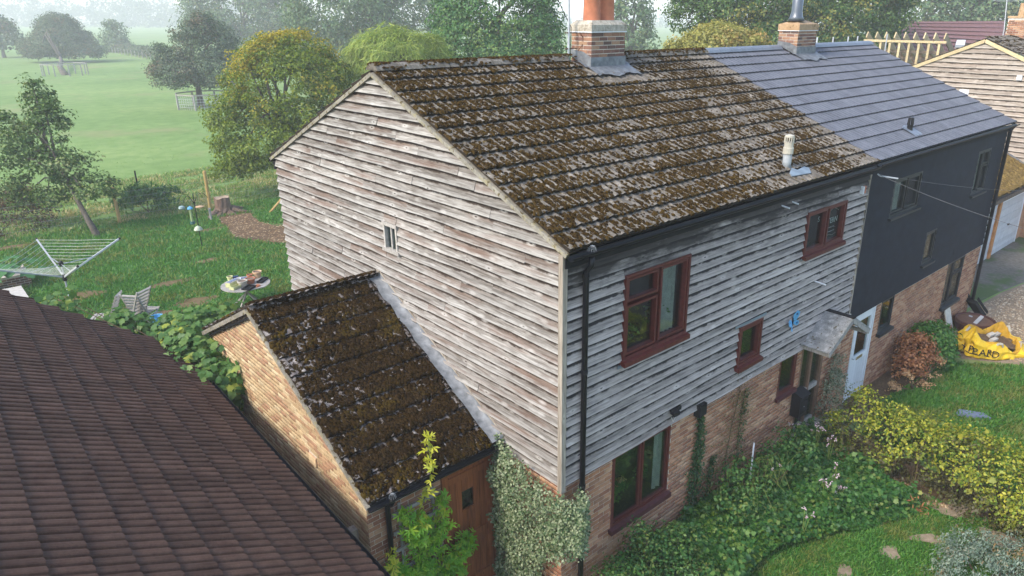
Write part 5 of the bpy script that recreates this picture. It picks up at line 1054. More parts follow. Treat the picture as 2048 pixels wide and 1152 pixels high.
def spray(parent, pts, n, size, mat, spread):
    pts = np.array(pts, float); t = np.sort(RNG.uniform(0, len(pts)-1.001, n)); i = t.astype(int); P = pts[i]+(pts[i+1]-pts[i])*(t-i)[:, None]+RNG.normal(0, spread, (n, 3))
    MB().tube(pts, .006, 5).build('shoot', M['stem_green'], parent); leaves('shoot_leaf', P, np.tile([[0, -.5, .8]], (n, 1)), size, G[mat], 'trio', parent, None, .5)
spray(ja, [(-1.45, 1.30, 1.9), (-1.40, 1.18, 2.25), (-1.30, 1.25, 2.45), (-1.22, 1.40, 2.62), (-1.16, 1.50, 2.78)], 46, .105, 'jasmine_tip', .028)
spray(ja, [(-2.02, 1.30, 1.45), (-2.07, 1.15, 1.15), (-2.16, 1.15, .75), (-2.2, 1.2, .35)], 50, .11, 'jasmine_tip', .04)
mb = MB()
for x0, x1 in ((-1.7, -1.45), (-1.4, -1.2), (-1.3, -1.6), (-2.0, -2.05)): mb.tube([(x0, 1.34, -.35), ((x0+x1)/2+.05, 1.33, .6), (x1, 1.34, 1.5)], [.014, .01, .005], 5)
mb.build('stem', M['stem'], ja)
# grape vine over the passage
vi = thing('grape_vine', 'grape vine with broad lobed leaves spilling over the end of the brown roof', 'climber', (-2.6, 7.5, -.3))
bl = [(-2.55, 6.6, 2.38, .40, .8, .40), (-2.45, 7.5, 2.45, .5, .7, .40), (-2.2, 8.2, 2.45, .5, .6, .42), (-2.75, 8.5, 2.45, .35, .4, .22), (-3.3, 8.95, 2.72, .35, .35, .16), (-4.1, 9.6, 3.18, .40, .35, .20), (-2.45, 5.9, 2.15, .22, .45, .5), (-1.65, 8.2, 2.42, .42, .5, .40), (-1.25, 8.4, 2.2, .38, .42, .38)]
P, N, c = crown(bl, 260, 11, .20, -.5, .7); N = N*.7+np.array([-.2, -.35, .5])
o = leaves('foliage', P[320:], N[320:], .125, G['vine'], 'vine', vi, None, .38)
Pm = P[np.argsort([cam_dist(p) for p in P[:320]])]; 
V0, F0 = SHAPES['vine']; lme = mkmesh('leaf', V0, F0, G['vine']); fr = leaf_frames(P[:240], N[:240], .38)
for i in range(240):
    s = .125*random.uniform(.65, 1.3); o = bpy.data.objects.new('leaf', lme); COL.objects.link(o); adopt(o, vi); o.matrix_basis = mat4(fr[2][i]*s, fr[1][i]*s, fr[0][i]*s, P[i])
mb = MB()
for i in range(16): q = c[RNG.integers(len(c))]; mb.tube([(-2.5, 7.3, -.4), (-2.55, 7.2, 1.6), tuple((q+np.array([-2.55, 7.2, 2.3]))/2), tuple(q)], [.03, .024, .012, .005], 5)
mb.build('stem', M['stem'], vi)
P = np.stack([RNG.uniform(-2.42, -2.2, 60), RNG.uniform(5.5, 6.7, 60), RNG.uniform(1.7, 2.75, 60)], 1); leaves('foliage', P, np.tile([[-.8, 0, .5]], (60, 1)), .15, G['vine'], 'vine', vi, None, .4)
# ground cover bed
BED = [(1.25, -.05), (7.2, -.1), (7.15, -.75), (6.75, -1.0), (6.5, -1.7), (6.5, -2.6), (6.1, -2.75), (5.6, -2.55), (5.0, -2.3), (4.5, -2.05), (3.7, -1.72), (3.1, -1.55), (2.5, -1.6), (2.0, -2.0), (1.3, -2.6)]
xx, yy = scatter(BED, 52000); h = .20+.16*vnoise(xx*1.6, yy*1.6, 1.3, 2.0)+.14*np.clip(-yy/1.2, 0, 1)*np.clip((xx-1.5), 0, 1); edge = np.ones_like(h)
h = h*np.clip(.35+(1.1+np.interp(xx, [1.3, 2.9, 4.5, 6.4], [-2.2, -1.5, -2.0, -2.7])*-1+yy-1.0)*2.2, .3, 1)
zz = np.clip(h, .05, None)*RNG.uniform(.72, 1.05, len(xx))
leaves('ground_cover', np.stack([xx, yy, zz], 1), np.tile([[0, -.1, 1.0]], (len(xx), 1)), .058, G['bed'], 'vine', None, 'stuff', .45)
k = vnoise(xx*2.1, yy*2.1, 1.2, 5.0) > .12; k &= RNG.uniform(0, 1, len(xx)) < .11
leaves('ground_cover', np.stack([xx[k], yy[k], zz[k]+RNG.uniform(.02, .20, k.sum())], 1), np.tile([[0, -.2, 1.0]], (k.sum(), 1)), .078, G['shrub'], 'vine', None, 'stuff', .6)
bush('rose_bush', 'tangled green shrub with arching bare canes in the middle of the front bed', [(4.1, -.55, .6, .55, .4, .42), (4.9, -.65, .55, .5, .45, .4), (3.6, -.75, .5, .5, .4, .36), (5.6, -.6, .62, .5, .4, .35)], (4.2, -.5, 0), 'shrub', 90, 20, .12, .07, stems=12)
cn_ = thing('bramble_canes', 'thin arching straw green canes over the middle of the front bed', 'canes', (3.9, -.8, 0)); mb = MB()
for i in range(22):
    x0, y0 = random.uniform(3.4, 4.8), random.uniform(-.9, -.2); dx, dy, hh = random.uniform(-.5, .8), random.uniform(-.9, .1), random.uniform(.7, 1.15)
    mb.tube([(x0, y0, 0), (x0+dx*.3, y0+dy*.3, hh*.8), (x0+dx*.65, y0+dy*.65, hh), (x0+dx, y0+dy, hh*.75)], [.004, .0035, .003, .002], 4)
mb.build('cane', M['stem_green'], cn_)
bush('window_shrub', 'glossy dark green shrub below the ground floor window near the downpipe', [(.75, -.62, .42, .48, .42, .42), (1.35, -.55, .50, .45, .4, .42), (1.9, -.62, .36, .45, .42, .36), (.35, -.8, .25, .35, .4, .3), (1.1, -1.0, .25, .6, .4, .3), (1.75, -1.05, .2, .5, .35, .25), (1.3, -.4, .75, .22, .2, .25)], (1.1, -.6, -.05), 'shrub', 260, 26, .12, .055, stems=10)
bush('fern_clump', 'pale blue green leafy clump at the foot of the black downpipe', [(.62, -1.05, .22, .22, .2, .16)], (.6, -1.0, -.1), 'varieg_dull', 16, 14, .09, .10, shape='trio')
# flowers
fl_ = [(4.94, -1.62, .62, 7), (5.35, -1.56, .66, 4), (3.95, -1.72, .62, 3), (6.45, -.62, .72, 8), (6.2, -.25, .72, 3), (4.62, -.82, .7, 2), (5.1, -1.75, .55, 4), (6.25, -1.0, .66, 4)]
labs = ['most crowded cluster of pink anemones on the green ground cover', 'few pink anemones on tall stems just above the crowded pink cluster', 'single white pink bloom low over the ground cover nearest the lawn', 'pale pink flowers spilling at the foot of the porch ivy', 'lone pale pink flower against the porch door', 'small pink bloom beside the white stake', 'pink anemones low in the bed, lower cluster on the ground cover', 'white pink anemones above the path beside the hedge']
for (x, y, z, k), lb in zip(fl_, labs):
    t = thing('anemone', lb, 'flower', (x, y, 0), 'pink anemones in the front bed'); mb = MB(); pts = []
    for i in range(k):
        q = np.array([x, y, z])+RNG.normal(0, .07, 3)*np.array([1, 1, .6]); pts.append(q); mb.tube([(x, y, 0), tuple((q+np.array([x, y, z*.4]))/2), tuple(q)], .004, 4)
    mb.build('stem', M['stem_green'], t); t.children[0]['kind'] = 'stuff'; P = np.repeat(np.array(pts), 7, 0)+RNG.normal(0, .012, (7*k, 3)); leaves('petal', P, np.tile([[-.3, -.5, .8]], (7*k, 1)), .036, G['pink'], 'oval', t, 'stuff', .8)
tag(MB().tube([(4.52, -.34, .15), (4.66, -.26, .95)], .016, 8).build('garden_stake', M['white'], None), 'thin white stake leaning against the wall in the front bed', 'stake')
# climbers on the front brickwork
def strand(name, label, pts, n, wd, size, mat, base, shape='oval'):
    t = thing(name, label, 'climber', base); pts = np.array(pts, float); tt = RNG.uniform(0, len(pts)-1.001, n); i = tt.astype(int); f = (tt-i)[:, None]; P = pts[i]+(pts[i+1]-pts[i])*f
    ww = np.interp(tt, np.arange(len(pts)), wd); P[:, 0] += RNG.normal(0, 1, n)*ww; P[:, 1] = -.02-np.abs(RNG.normal(0, .04, n)); MB().tube([(p[0], -.012, p[2]) for p in pts], .009, 5).build('stem', M['stem'], t)
    leaves('foliage', P, np.tile([[0, -1, .4]], (n, 1)), size, G[mat], shape, t, None, .5); return t
strand('ivy_strand', 'dark dense ivy column rising up the brick right of the ground floor window', [(3.15, 0, -.05), (3.18, 0, .5), (3.20, 0, 1.0), (3.22, 0, 1.5), (3.20, 0, 2.05)], 1500, [.13, .12, .10, .05, .02], .05, 'ivy', (3.2, 0, 0))
cr_ = strand('creeper_strand', 'thin brown and green creeper spreading over brick left of the side window', [(4.2, 0, .2), (4.15, 0, .8), (4.25, 0, 1.4), (4.4, 0, 2.05)], 1900, [.38, .38, .32, .24], .030, 'ivy_brown', (4.2, 0, 0))
strand('creeper_strand', 'green creeper column near the middle of the brick wall reaching the boards', [(4.55, 0, .3), (4.50, 0, .9), (4.52, 0, 1.5), (4.58, 0, 2.0)], 300, [.08, .06, .05, .05], .045, 'ivy', (4.5, 0, 0))
strand('creeper_strand', 'short dark ivy low on the brick beside the dense ivy column', [(3.62, 0, .1), (3.62, 0, .6), (3.68, 0, 1.0)], 300, [.10, .07, .03], .05, 'ivy', (3.6, 0, 0))
mb = MB()
for i in range(12):
    x = random.uniform(3.8, 5.1); p = [(x, -.045, 2.1)]
    for k in range(4): p.append((p[-1][0]+random.uniform(-.14, .14), -.045, p[-1][2]+random.uniform(.08, .2)))
    mb.tube(p, .004, 4)
mb.build('tendril', M['stem'], cr_)
vs = thing('variegated_shrub', 'dull grey green variegated shrub climbing beside the porch door', 'climber', (7.8, -.3, 0))
P, N, c = crown([(7.75, -.22, .35, .32, .25, .4), (7.85, -.2, .85, .28, .22, .4), (7.95, -.15, 1.3, .2, .16, .3), (7.75, -.35, .1, .4, .3, .25)], 170, 24, .09, -.9); leaves('foliage', P, N, .048, G['varieg_dull'], 'oval', vs, None, .7)
MB().tube([(7.8, -.08, 0), (7.85, -.06, .8), (7.95, -.05, 1.5)], [.02, .015, .006], 5).build('stem', M['stem'], vs)
# hedge between the two front gardens
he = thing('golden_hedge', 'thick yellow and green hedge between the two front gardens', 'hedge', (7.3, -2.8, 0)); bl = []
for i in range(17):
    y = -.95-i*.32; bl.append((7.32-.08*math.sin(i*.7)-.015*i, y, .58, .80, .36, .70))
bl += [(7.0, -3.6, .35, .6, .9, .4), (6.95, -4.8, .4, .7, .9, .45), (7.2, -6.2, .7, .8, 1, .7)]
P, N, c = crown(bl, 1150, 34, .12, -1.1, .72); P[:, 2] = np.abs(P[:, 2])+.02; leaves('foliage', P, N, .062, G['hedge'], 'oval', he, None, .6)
k = (P[:, 1] < -2.2) & (P[:, 2] > .3) & (RNG.uniform(0, 1, len(P)) < .022); leaves('yellow_leaf', P[k]+N[k]*.02, N[k], .095, G['yellow_vine'], 'vine', he, 'stuff', .6)
mb = MB()
for i in range(22): y = -.9-random.random()*5.2; x = 7.2+random.uniform(-.4, .4); mb.tube([(x, y, -.05), (x+random.uniform(-.1, .1), y+random.uniform(-.1, .1), .5), (x+random.uniform(-.35, .35), y+random.uniform(-.2, .2), 1.0)], [.016, .012, .005], 5)
mb.build('stem', M['stem'], he)
bush('grey_shrub', 'soft blue grey conifer shrub in the front right corner of the lawn', [(5.0, -3.95, .22, .55, .5, .34), (5.5, -4.1, .25, .5, .5, .34), (4.55, -4.0, .12, .45, .4, .26), (5.3, -3.7, .30, .35, .3, .3), (5.9, -4.5, .2, .5, .5, .3), (4.2, -4.4, .1, .5, .4, .25)], (5.1, -4.1, 0), 'conifer', 330, 34, .085, .055, shape='slim', stems=9, tdir=(0, 0, 1.2))
bush('hydrangea', 'lush green hydrangea against the brick of the dark house', [(12.3, -.5, .62, .55, .4, .52), (12.8, -.5, .55, .45, .38, .45), (12.5, -.65, .38, .6, .35, .38)], (12.5, -.45, 0), 'hydrangea', 220, 30, .13, .095)
bush('dead_hydrangea', 'withered russet brown hydrangea bush left of the green one', [(11.35, -.5, .72, .42, .36, .42), (11.65, -.55, .55, .42, .36, .38), (11.0, -.55, .45, .3, .3, .3)], (11.3, -.5, 0), 'dead', 150, 28, .11, .075, stems=16)
bush('dead_flower_heads', 'pale dry flower heads and twigs at the front of the withered hydrangea', [(10.5, -.75, .40, .14, .14, .12), (11.1, -.95, .28, .13, .13, .1), (11.75, -.95, .45, .14, .14, .12), (10.9, -1.0, .12, .3, .2, .1), (11.5, -1.15, .25, .12, .12, .1), (10.1, -.6, .25, .12, .12, .1)], (10.9, -.8, 0), 'dead_pale', 44, 16, .06, .055, stems=16)
bush('laurel_bush', 'glossy green laurel bush at the back edge of the lawn between the fence posts', [(2.2, 29.3, .55, .9, .7, .6), (3.0, 29.2, .5, .8, .7, .55), (1.6, 29.5, .4, .6, .5, .45)], (2.4, 29.3, 0), 'chestnut', 100, 22, .22, .24, shape='slim', tdir=(0, 0, 1), low=-.4)
bush('young_shoots', 'small yellow green leaf shoots rising beside the back corner of the weathered house', [(-.45, 9.4, 1.75, .16, .16, .22), (-.7, 9.3, 1.5, .2, .2, .25)], (-.55, 9.35, -.1), 'jasmine', 12, 7, .10, .13, shape='vine')
# grass and loose ground
def grass(name, poly, n, size, mat, bare=None, z=0.0, lean=.5):
    x, y = scatter(poly, n)
    if bare is not None: k = bare(x, y); x, y = x[k], y[k]
    d = np.stack([RNG.normal(0, lean, len(x)), RNG.normal(0, lean, len(x)), np.ones(len(x))], 1)
    P = np.stack([x, y, np.full(len(x), z)], 1); V0, F0 = SHAPES['blade']; s = size*RNG.uniform(.5, 1.4, len(x)); t = unit(d); b = unit(np.cross(t, RNG.normal(0, 1, t.shape))); nn = np.cross(b, t)
    V = P[:, None]+s[:, None, None]*(2.2*V0[None, :, 0:1]*b[:, None]+V0[None, :, 1:2]*t[:, None]+V0[None, :, 2:3]*nn[:, None]*2)
    return obj(name, mkmesh(name, V.reshape(-1, 3), (F0[None]+(np.arange(len(x))*4)[:, None, None]).reshape(-1, 3), G[mat]), None, 'stuff')
BALD = [(0.2, 18.9, .9, .35), (0.2, 16.6, .8, .5), (-.8, 16.2, .6, .35), (-2.3, 19.6, .9, .5), (1.9, 20.5, .6, .3), (-1.3, 17.4, .5, .3), (3.4, 24.6, .7, .3), (-3.0, 27.2, 1.2, .4)]
bald = lambda x, y: np.min([np.hypot((x-a)/c, (y-b)/d) for a, b, c, d in BALD], 0) > RNG.uniform(.35, 1.1, len(x))
for k, (a_, b_, c_, d_) in enumerate(BALD): sheet('bare_patch', [(a_+.8*c_*(1+.2*math.sin(3*q+k))*math.cos(q), b_+.8*d_*(1+.2*math.sin(4*q+k))*math.sin(q)) for q in np.linspace(0, 2*math.pi, 16, endpoint=False)], .008+.0007*k, 'bare_soil')
grass('lawn_grass', [(-8, 12), (8, 12), (11, 27), (6, 28.4), (4.6, 27.8), (1, 28.3), (-8, 28.6)], 95000, .13, 'grass', lambda x, y: bald(x, y) & ~(inpoly(x, y, [(3.7, 22.6), (4.0, 24.4), (4.3, 26.3), (5.7, 26.2), (5.4, 24.4), (6.5, 21.8), (6.4, 20.6), (4.8, 20.7)])))
grass('front_grass', [(1.9, -5), (1.9, -1.9), (2.9, -1.3), (4.5, -1.9), (6.2, -2.5), (6.8, -2.6), (7.0, -5.5)], 52000, .065, 'grass', lambda x, y: np.min([np.hypot(x-a, y-b)/c for a, b, c in ((4.8, -2.85, .17), (4.35, -3.7, .14), (6.72, -3.15, .34), (6.5, -4.05, .38), (5.6, -3.15, .2), (3.8, -2.55, .15))], 0) > RNG.uniform(.45, 1.25, len(x)))
grass('neighbour_grass', LAWN_N, 60000, .09, 'grass')
grass('fence_line_grass', [(-9, 28.4), (1, 28.2), (5, 28), (8, 28.6), (13, 28), (16, 36), (8, 38), (-9, 37)], 42000, .17, 'long_grass', lambda x, y: vnoise(x*.6, y*.9, 1, 3) > -.35)
grass('field_grass', [(-14, 33), (16, 33), (30, 56), (-12, 58)], 9000, .08, 'field_blade', lambda x, y: RNG.uniform(30, 58, len(x)) > y, lean=.9)
x, y = scatter([(14.2, -.3), (17, 0), (20, -.3), (24, -.8), (24, -4), (16.6, -4), (14.2, -2.0)], 9000); lumps('gravel_stones', np.stack([x, y, np.full(len(x), .01)], 1), (0, 0, 1), (1, 0, 0), RNG.uniform(.012, .04, len(x)), RNG.uniform(.008, .025, len(x)), M['pebble'])
x, y = scatter([(3.6, 22.4), (3.75, 23.6), (4.2, 26.4), (5.8, 26.4), (5.6, 24.4), (6.7, 21.8), (6.6, 20.4), (4.7, 20.5)], 1600); lumps('wood_chips', np.stack([x, y, np.full(len(x), .012)], 1), (0, 0, 1), (1, 0, 0), RNG.uniform(.010, .032, len(x)), RNG.uniform(.006, .02, len(x)), M['chip'], el=1.8)
x, y = scatter([(6.4, -.75), (7.2, -.8), (6.9, -2.2), (6.75, -3.2), (6.5, -2.6)], 2200); lumps('fallen_leaves', np.stack([x, y, np.full(len(x), .012)], 1), (0, 0, 1), (1, 0, 0), RNG.uniform(.012, .035, len(x)), RNG.uniform(.006, .018, len(x)), M['chip'], el=1.6)

# ================================================================== BACK GARDEN THINGS
t = thing('rotary_dryer', 'silver rotary clothes dryer with four raised arms and strung lines on the back lawn', 'clothes dryer', (-2.68, 18.7, 0)); hub = np.array([-2.68, 18.7, .98])
MB().tube([(-2.68, 18.7, -.1), (-2.68, 18.7, 1.0)], .027, 10).build('pole', M['alu'], t); MB().tube([(-2.68, 18.7, .95), (-2.68, 18.7, 1.42)], .020, 8).build('pole', M['alu'], t)
MB().lathe((-2.68, 18.7, .86), [(.05, 0), (.06, .04), (.06, .16), (.04, .2)], 10).lathe((-2.68, 18.7, 1.32), [(.04, 0), (.065, .05), (.065, .12), (.03, .16)], 10).build('hub', M['black'], t)
tips = [np.array(p) for p in ((-.97, 19.05, 1.75), (-2.89, 20.72, 1.75), (-4.38, 18.2, 1.75), (-2.55, 16.85, 1.75))]
for p in tips:
    a = MB().beam(hub, p, .035, .05).build('arm', M['alu'], t); MB().tube([p-(p-hub)*.015, p+(p-hub)*.015], .035, 6).build('cap', M['black'], a); MB().tube([(-2.68, 18.7, 1.38), tuple(hub+(p-hub)*.52)], .012, 5).build('strut', M['steel'], a)
for p, q in zip(tips, tips[1:]+tips[:1]):
    for k in range(9):
        s = .30+.085*k; MB().tube([hub+(p-hub)*s, hub+(p-hub)*s*.5+(q-hub)*s*.5-np.array([0, 0, .02]), hub+(q-hub)*s], .0045, 4).build('line', M['rope'], t)
# feeding station
t = thing('bird_feeder', 'dark green bird feeder pole with hanging feeders on the back lawn', 'bird feeder', (2.365, 22.44, 0))
MB().tube([(2.365, 22.44, -.1), (2.365, 22.44, 2.08)], .016, 8).build('pole', M['black'], t)
for a, hh in ((2.7, 1.95), (-.45, 1.95), (.6, 1.9), (3.6, 1.9)):
    ca, sa = math.cos(a), math.sin(a); MB().tube([(2.365+.5*r*ca, 22.44+.5*r*sa, hh-.25+.38*math.sin(math.pi*min(1, r)*.85)) for r in np.linspace(0, 1.0, 9)], .008, 5).build('hook', M['black'], t)
ft = MB().lathe((2.2, 22.50, 1.02), [(.045, 0), (.05, .03), (.05, .48), (.03, .52)], 12).build('seed_feeder', plain('feeder_green', (0.30, 0.38, 0.18), .3, .5), t)
MB().lathe((2.2, 22.5, 1.50), [(.02, .10), (.10, .04), (.11, 0)], 12).build('lid', M['blue_pale'], ft); MB().lathe((2.2, 22.5, .90), [(.05, 0), (.10, .03), (.08, .12)], 12).build('base', plain('dark_teal', (0.02, 0.08, 0.07), .5), ft)
MB().lathe((2.30, 22.3, .70), [(.02, .17), (.11, .11), (.16, .02), (.155, 0), (.02, .02)], 16).build('baffle', plain('pale_plastic', (0.34, 0.38, 0.28), .3, .5), t)
MB().lathe((1.95, 22.62, 1.48), [(.03, 0), (.09, .02), (.12, .07), (.09, .14), (.03, .16)], 14).build('water_dish', plain('clear_plastic', (0.20, 0.27, 0.25), .2, .5), t)
MB().lathe((2.52, 22.40, 1.50), [(.02, 0), (.15, .03), (.16, .06), (.02, .10)], 12).build('tray', M['terracotta_pale'], t)
MB().lathe((2.82, 22.30, 1.02), [(.04, 0), (.045, .02), (.045, .40), (.05, .44)], 10).build('nut_feeder', M['pale_wood'], t)
# stump
t = thing('tree_stump', 'rough cut tree stump with spreading roots beside the chipped bark patch', 'tree stump', (4.85, 27.0, 0))
V = []; F = []; n = 22
for i, (z, r) in enumerate(((-.05, .70), (.05, .52), (.15, .39), (.30, .33), (.50, .315), (.72, .30))):
    for k in range(n):
        a = 2*math.pi*k/n; rr = r*(1+(.30 if z < .15 else .07)*math.sin(5*a+1)+.05*math.sin(11*a+i)); V.append((4.85+rr*math.cos(a), 27.0+rr*math.sin(a), z+(.03*math.sin(3*a) if i == 5 else 0)))
for i in range(5): F += [(i*n+k, i*n+(k+1) % n, (i+1)*n+(k+1) % n, (i+1)*n+k) for k in range(n)]
obj('bark', mkmesh('bark', V, F, M['stump_bark']), t); obj('cut_top', mkmesh('cut_top', V[5*n:], [tuple(range(n))], M['stump_top']), t)
for a in (3.6, 5.6, .2): MB().tube([(4.85+.4*math.cos(a), 27+.4*math.sin(a), .16), (4.85+.8*math.cos(a), 27+.8*math.sin(a), .05), (4.85+1.3*math.cos(a+.2), 27+1.3*math.sin(a+.2), -.03)], [.14, .09, .04], 7).build('root', M['stump_bark'], t)
tag(MB().lathe((.945, 28.2, -.2), [(.07, 0), (.07, 1.75), (.05, 1.78)], 10).build('fence_post', M['post_wood'], None), 'round yellow fence post next to the leaning oak', 'post', 'field fence posts')
tag(MB().lathe((4.6, 27.97, -.2), [(.075, 0), (.075, 1.98), (.05, 2.0)], 10).build('fence_post', M['post_wood'], None), 'round yellow fence post between the bird feeder and the tree stump', 'post', 'field fence posts')
tag(MB().box(2.98, 33.1, -.1, 3.04, 33.16, 1.25).build('fence_stake', M['black_matt'], None), 'thin dark metal stake in the long grass behind the laurel', 'post')
p = at(534, 403, 31.6); tag(MB().tube([(6.3, 25.6, -.03), (7.15, 25.2, .95)], .05, 8).build('timber_prop', M['post_wood'], None), 'slanting yellow timber prop leaning by the back corner of the weathered house', 'prop')
wf = thing('wire_fence', 'thin wire fence strung along the field edge between the posts', 'fence', (3, 28.3, 0)); wv_ = MB(); pts = [(-9, 28.5), (.945, 28.3), (4.6, 28.07), (8.5, 28.6), (14, 28.4)]
for z in (.3, .55, .8, 1.05, 1.3): MB().tube([(x, y, z) for x, y in pts], .0022, 4).build('wire', M['alu'], wf)
for i in range(70): x = -9+i*.33; y = np.interp(x, [p[0] for p in pts], [p[1] for p in pts]); wv_.tube([(x, y, .3), (x, y, 1.05)], .0014, 4)
wv_.build('mesh_wire', M['alu'], wf, 'stuff')
# round table and the things on it
t = thing('garden_table', 'round grey slatted garden table crowded with plant pots', 'table', (1.3, 15.1, 0)); TC = (1.30, 15.15)
for i in range(9):
    y = -.62+i*.155; h = math.sqrt(max(.02, .70**2-y**2)); h2 = math.sqrt(max(.02, .70**2-(y+.145)**2)) if abs(y+.145) < .7 else .1
    MB().add([(TC[0]-h, TC[1]+y, .70), (TC[0]+h, TC[1]+y, .70), (TC[0]+h2, TC[1]+y+.145, .70), (TC[0]-h2, TC[1]+y+.145, .70), (TC[0]-h, TC[1]+y, .725), (TC[0]+h, TC[1]+y, .725), (TC[0]+h2, TC[1]+y+.145, .725), (TC[0]-h2, TC[1]+y+.145, .725)],
             [(0, 3, 2, 1), (4, 5, 6, 7), (0, 1, 5, 4), (1, 2, 6, 5), (2, 3, 7, 6), (3, 0, 4, 7)]).build('slat', M['pale_wood'], t)
for a in (.6, 2.2, 3.75, 5.3):
    MB().beam((TC[0]+.5*math.cos(a), TC[1]+.5*math.sin(a), 0), (TC[0]-.25*math.cos(a), TC[1]-.25*math.sin(a), .69), .04, .05).build('leg', M['pale_wood'], t)
def pot(name, label, x, y, r, h, mat, soil=True, group=None, cat='pot'):
    t = thing(name, label, cat, (x, y, .727), group); MB().lathe((x, y, .727), [(r*.68, 0), (r*.93, h*.78), (r*1.05, h*.79), (r*1.05, h), (r*.9, h), (r*.84, h*.7)], 18).build('body', M[mat], t, smooth=False)
    MB().lathe((x, y, .727), [(r*.85, h*.70), (r*.85, h*.86)], 14).build('soil', M['stump_bark'] if soil else M['black_matt'], t); return t
pot('flower_pot', 'pale brown clay pot at the far right of the table', 1.80, 15.47, .13, .20, 'terracotta_pale', group='pots on the table')
pot('flower_pot', 'small orange clay pot tucked behind the bowl on the table', 1.57, 15.48, .085, .15, 'terracotta', group='pots on the table')
pot('flower_pot', 'orange terracotta bowl in the middle of the table', 1.44, 15.10, .145, .16, 'terracotta', group='pots on the table')
pot('flower_pot', 'cream coloured pot left of the terracotta bowl on the table', 1.17, 15.02, .14, .17, 'cream', group='pots on the table')
pot('tool_pot', 'olive pot stuffed with grey tools at the back left of the table', 1.04, 15.66, .085, .17, 'planter_green')
tag(MB().lathe((1.18, 15.70, .727), [(.05, 0), (.06, .10), (.055, .11), (.03, .13)], 12).box(1.15, 15.6, .83, 1.27, 15.66, .87).build('blue_watering_bottle', M['navy'], None), 'dark blue bottle standing at the back of the table', 'bottle')
tag(MB().lathe((1.43, 15.62, .727), [(.13, 0), (.15, .012), (.15, .02), (.12, .02)], 18).build('white_plate', M['white'], None), 'white plate lying at the back of the table', 'plate')
tag(MB().obox((1.34, 15.60, .75), (.17, -.06, 0), (.03, .07, 0), (0, 0, .035)).build('garden_glove', M['slate_blue'], None), 'grey glove lying on the white plate', 'glove')
for (cx, cy, an, lb) in ((.98, 15.28, .55, 'pale green window box with three square plant plugs on the table'), (.99, 14.98, .45, 'pale green empty window box at the near left edge of the table')):
    t = thing('planter_box', lb, 'planter', (cx, cy, .727), 'pale green window boxes'); a = np.array([math.cos(an), math.sin(an), 0])*.44; b = np.array([-math.sin(an), math.cos(an), 0])*.17; o = np.array([cx, cy, .73])-a/2-b/2; z = np.array([0, 0, .13 if 'three' in lb else .08])
    w_ = MB(); w_.obox(o, a, b*.1, z); w_.obox(o+b*.9, a, b*.1, z); w_.obox(o+b*.1, a*.04, b*.8, z); w_.obox(o+b*.1+a*.96, a*.04, b*.8, z); w_.obox(o+b*.1+a*.04, a*.92, b*.8, z*.2); w_.build('trough', M['planter_green'], t)
    if 'three' in lb:
        w_ = MB(); w_.obox(o+z-b*.02, a, b*1.04, (0, 0, .012)); w_.build('rim', M['cream'], t)
        for k in range(3): MB().obox(o+z+a*(.06+.31*k)+b*.14+np.array([0, 0, .0125]), a*.24, b*.7, (0, 0, .012)).build('plug', M['slate_blue'], t)
def tray(label, cx, cy, an, L, W):
    t = thing('seed_tray', label, 'tray', (cx, cy, .727), 'black seed trays'); a = np.array([math.cos(an), math.sin(an), 0])*L; b = np.array([-math.sin(an), math.cos(an), 0])*W; o = np.array([cx, cy, .729])-a/2-b/2; z = np.array([0, 0, .055])
    w_ = MB(); w_.obox(o, a, b*.06, z); w_.obox(o+b*.94, a, b*.06, z); w_.obox(o+b*.06, a*.04, b*.88, z); w_.obox(o+b*.06+a*.96, a*.04, b*.88, z); w_.obox(o+b*.06+a*.04, a*.92, b*.88, z*.15); w_.build('tray', M['black'], t); return t
tray('long black seed tray at the right edge of the table', 1.78, 15.05, .75, .44, .17); tray('shallow black tray lying at the near edge of the table', 1.22, 14.68, .6, .36, .26)
tag(MB().obox((1.42, 14.60, .727), (.14, .04, 0), (-.03, .10, 0), (0, 0, .03)).lathe((1.50, 14.70, .745), [(.05, 0), (.05, .03)], 10).build('red_saucers', M['terracotta'], None), 'small red clay saucers at the near right edge of the table', 'saucer')
# deck chairs, bin, planter
def chair(label, x, y, an, sc=1.0):
    t = thing('deck_chair', label, 'chair', (x, y, 0), 'weathered wooden garden chairs'); a = np.array([math.cos(an), math.sin(an), 0]); b = np.array([-a[1], a[0], 0]); o = np.array([x, y, 0.])
    S = lambda u, v, z: o+a*u*sc+b*v*sc+np.array([0, 0, z*sc])
    for v in (-.25, .25):
        MB().beam(S(-.30, v, .36), S(-.62, v, 1.12), .04, .035).build('back_stile', M['pale_wood'], t); MB().beam(S(-.45, v, 0), S(.25, v, .42), .04, .03).build('leg', M['pale_wood'], t); MB().beam(S(.22, v, 0), S(-.35, v, .42), .04, .03).build('leg', M['pale_wood'], t)
    for k in range(7): MB().beam(S(-.33-.045*k, -.25, .44+.105*k), S(-.33-.045*k, .25, .44+.105*k), .03, .065, (a[0], a[1], .4)).build('back_slat', M['pale_wood'], t)
    for k in range(5): MB().beam(S(-.28+.125*k, -.25, .40), S(-.28+.125*k, .25, .40), .08, .02).build('seat_slat', M['pale_wood'], t)
    return t
chair('grey slatted wooden garden chair standing behind the grape vine', -1.75, 15.9, 2.2, 1.05); chair('second slatted garden chair turned away beside the first, half hidden by the vine', -1.30, 15.9, .7, .95); chair('garden chair with only its pale back corner showing left of the other chairs', -2.35, 16.3, 2.6, .9)
